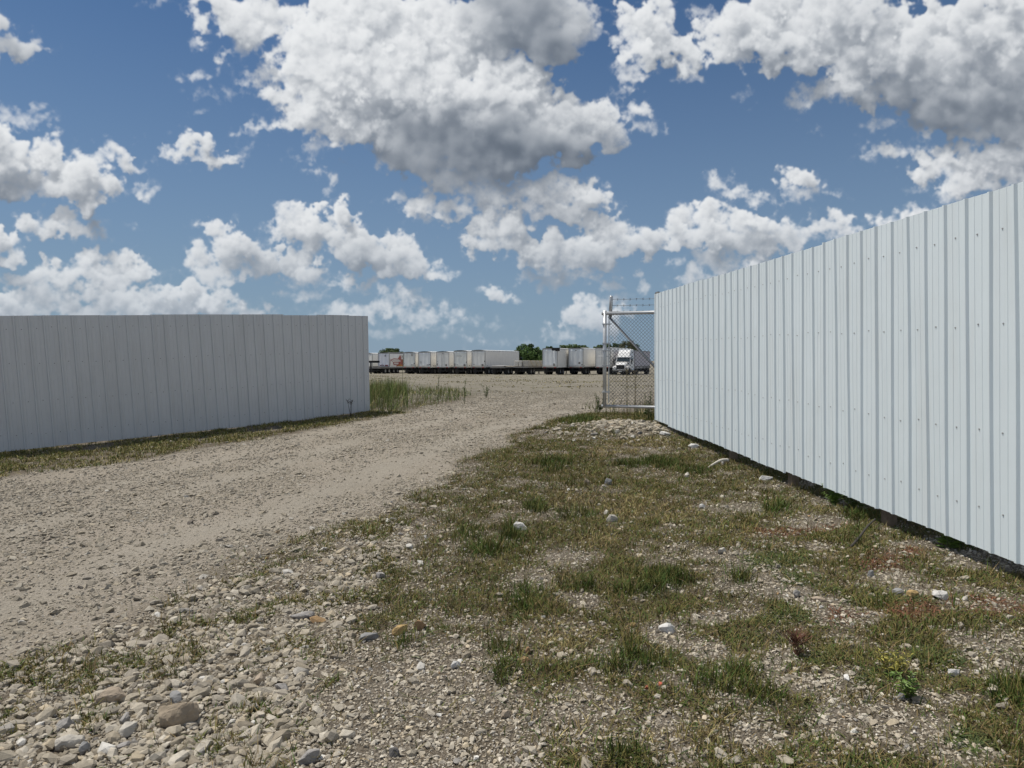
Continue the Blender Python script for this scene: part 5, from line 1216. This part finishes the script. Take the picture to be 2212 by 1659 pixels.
# ------------------------------------------------------------------ sky, sun, camera
SUN = Vector((-.40,.13,.905)).normalized()
def sky_image():
    """clouds for the whole sky dome, as a latitude-longitude picture made here: colour and cover"""
    can = cloud_canvas(); ch, cw = can.shape[:2]
    W, H = 6144, 1536
    img = np.zeros((H,W,4),f32)
    img[...,:3] = .5
    # unseen cloud added all round, its cover raised for more ambient light
    el = (np.arange(H)+.5)/H*90; az = (np.arange(W)+.5)/W*360-180       # azimuth 0 = straight ahead
    rr_ = np.random.default_rng(2); w4, h4 = W//6, H//6
    n = np.fft.rfft2(rr_.standard_normal((h4,w4))); fx = np.fft.rfftfreq(w4)[None,:]*1.; fy = np.fft.fftfreq(h4)[:,None]
    g = np.fft.irfft2(n/(np.sqrt(fx*fx+fy*fy)+.004)**1.55,s=(h4,w4)); g /= g.std()
    e4 = el[::6][:,None]
    cov = np.clip((g+.35)*1.1,0,1)*np.clip(e4/8,0,1)*.9
    sh = (.95-.25*np.clip(g-.7,0,1))
    gen = np.stack([sh*.97,sh*.985,sh*1.0,cov],-1).astype(f32)
    gen = np.repeat(np.repeat(gen,6,0),6,1)
    j0 = 0; img[:] = gen
    # the part of the sky the clouds were laid out for
    i0, i1 = np.searchsorted(az,-58), np.searchsorted(az,58); k1 = np.searchsorted(el,48)
    A = np.radians(az[i0:i1])[None,:]; E = np.radians(el[j0:k1])[:,None]
    x = np.sin(A)*np.cos(E); y = np.cos(A)*np.cos(E); z = np.sin(E)+0*A
    dx, dy = proj(x,y,z+EYE)
    u = (dx-CX0)/CS-.5; v = (dy-CY0)/CS-.5
    ui = np.clip(np.floor(u),0,cw-2).astype(int); vi = np.clip(np.floor(v),0,ch-2).astype(int)
    fu = np.clip(u-ui,0,1)[...,None].astype(f32); fv = np.clip(v-vi,0,1)[...,None].astype(f32)
    s = (can[vi,ui]*(1-fu)+can[vi,ui+1]*fu)*(1-fv)+(can[vi+1,ui]*(1-fu)+can[vi+1,ui+1]*fu)*fv
    ed = np.clip(np.minimum(np.minimum(u,cw-u),v)/60,0,1)[...,None]
    img[j0:k1,i0:i1] = img[j0:k1,i0:i1]*(1-ed)+s*ed
    # store with a display curve, 8 bit
    c = np.clip(img[...,:3],0,1); img[...,:3] = np.where(c<.0031308,c*12.92,1.055*np.maximum(c,1e-5)**(1/2.4)-.055)
    im = bpy.data.images.new('cloud_cover',W,H,alpha=True,float_buffer=False); im.alpha_mode = 'CHANNEL_PACKED'
    im.pixels.foreach_set(img.ravel()); im.update(); im.pack()
    return im
world = bpy.data.worlds.new('World'); scene.world = world; world.use_nodes = True
nt = world.node_tree; N = nt.nodes; L = nt.links; N.clear()
sky = N.new('ShaderNodeTexSky'); sky.sky_type = 'NISHITA'; sky.sun_disc = False
sky.sun_elevation = math.asin(SUN.z); sky.sun_rotation = math.atan2(SUN.x,SUN.y); sky.altitude = 200; sky.air_density = 1.0; sky.dust_density = .6; sky.ozone_density = 2.2
tc = N.new('ShaderNodeTexCoord'); sx = N.new('ShaderNodeSeparateXYZ'); L.new(tc.outputs['Generated'],sx.inputs[0])
def wm(op,a,b=None):
    k = N.new('ShaderNodeMath'); k.operation = op
    for i,v in enumerate((a,b)):
        if v is None: continue
        if isinstance(v,(int,float)): k.inputs[i].default_value = v
        else: L.new(v,k.inputs[i])
    return k.outputs[0]
cx = N.new('ShaderNodeCombineXYZ')
L.new(wm('MULTIPLY_ADD',wm('ARCTAN2',sx.outputs[0],sx.outputs[1]),1/(2*math.pi)),cx.inputs[0]); cx.inputs[0].links[0].from_node.inputs[2].default_value = .5
L.new(wm('MULTIPLY',wm('ARCSINE',wm('MAXIMUM',sx.outputs[2],.0005)),2/math.pi),cx.inputs[1])
env = N.new('ShaderNodeTexImage'); env.image = sky_image(); env.interpolation = 'Cubic'; env.extension = 'EXTEND'; L.new(cx.outputs[0],env.inputs[0])
bg1 = N.new('ShaderNodeBackground'); bg1.inputs['Strength'].default_value = SKY_STR
gm = N.new('ShaderNodeMix'); gm.data_type = 'RGBA'; gm.blend_type = 'MULTIPLY'; gm.inputs[0].default_value = 1.; gm.inputs[7].default_value = (*SKY_TINT,1); L.new(sky.outputs[0],gm.inputs[6]); 
hz = N.new('ShaderNodeMix'); hz.data_type = 'RGBA'; hz.inputs[7].default_value = (*HORIZON,1)
L.new(wm('MULTIPLY',wm('POWER',wm('SUBTRACT',1.,wm('MINIMUM',wm('MULTIPLY',wm('MAXIMUM',sx.outputs[2],0.),1.75),1.)),1.5),.88),hz.inputs[0])
L.new(gm.outputs[2],hz.inputs[6]); L.new(hz.outputs[2],bg1.inputs['Color'])
bg2 = N.new('ShaderNodeBackground'); bg2.inputs['Strength'].default_value = CLOUD_STR; L.new(env.outputs['Color'],bg2.inputs['Color'])
mx = N.new('ShaderNodeMixShader'); L.new(env.outputs['Alpha'],mx.inputs[0]); L.new(bg1.outputs[0],mx.inputs[1]); L.new(bg2.outputs[0],mx.inputs[2])
out = N.new('ShaderNodeOutputWorld'); L.new(mx.outputs[0],out.inputs[0])
world.cycles.sampling_method = 'MANUAL'; world.cycles.sample_map_resolution = 512
ld = bpy.data.lights.new('sun','SUN'); ld.energy = SUN_STR; ld.angle = R(.53); ld.color = (1,.945,.85)
lo = bpy.data.objects.new('sun',ld); col.objects.link(lo); lo.rotation_euler = (-SUN).to_track_quat('-Z','Y').to_euler(); lo.location = SUN*50
cd = bpy.data.cameras.new('camera'); cam = bpy.data.objects.new('camera',cd); col.objects.link(cam); scene.camera = cam
cam.location = (0,0,EYE); cam.rotation_euler = (R(90+PITCH),0,0); cd.sensor_width = 36; cd.sensor_fit = 'HORIZONTAL'; cd.lens = 36*.70; cd.clip_start = .05; cd.clip_end = 20000
scene.view_settings.view_transform = 'Standard'; scene.view_settings.look = 'None'; scene.view_settings.exposure = EXPOSURE; scene.view_settings.gamma = 1
scene.cycles.max_bounces = 6; scene.cycles.diffuse_bounces = 3; scene.cycles.transparent_max_bounces = 4; scene.cycles.caustics_reflective = False; scene.cycles.caustics_refractive = False
scene.render.resolution_x = 1024; scene.render.resolution_y = 768
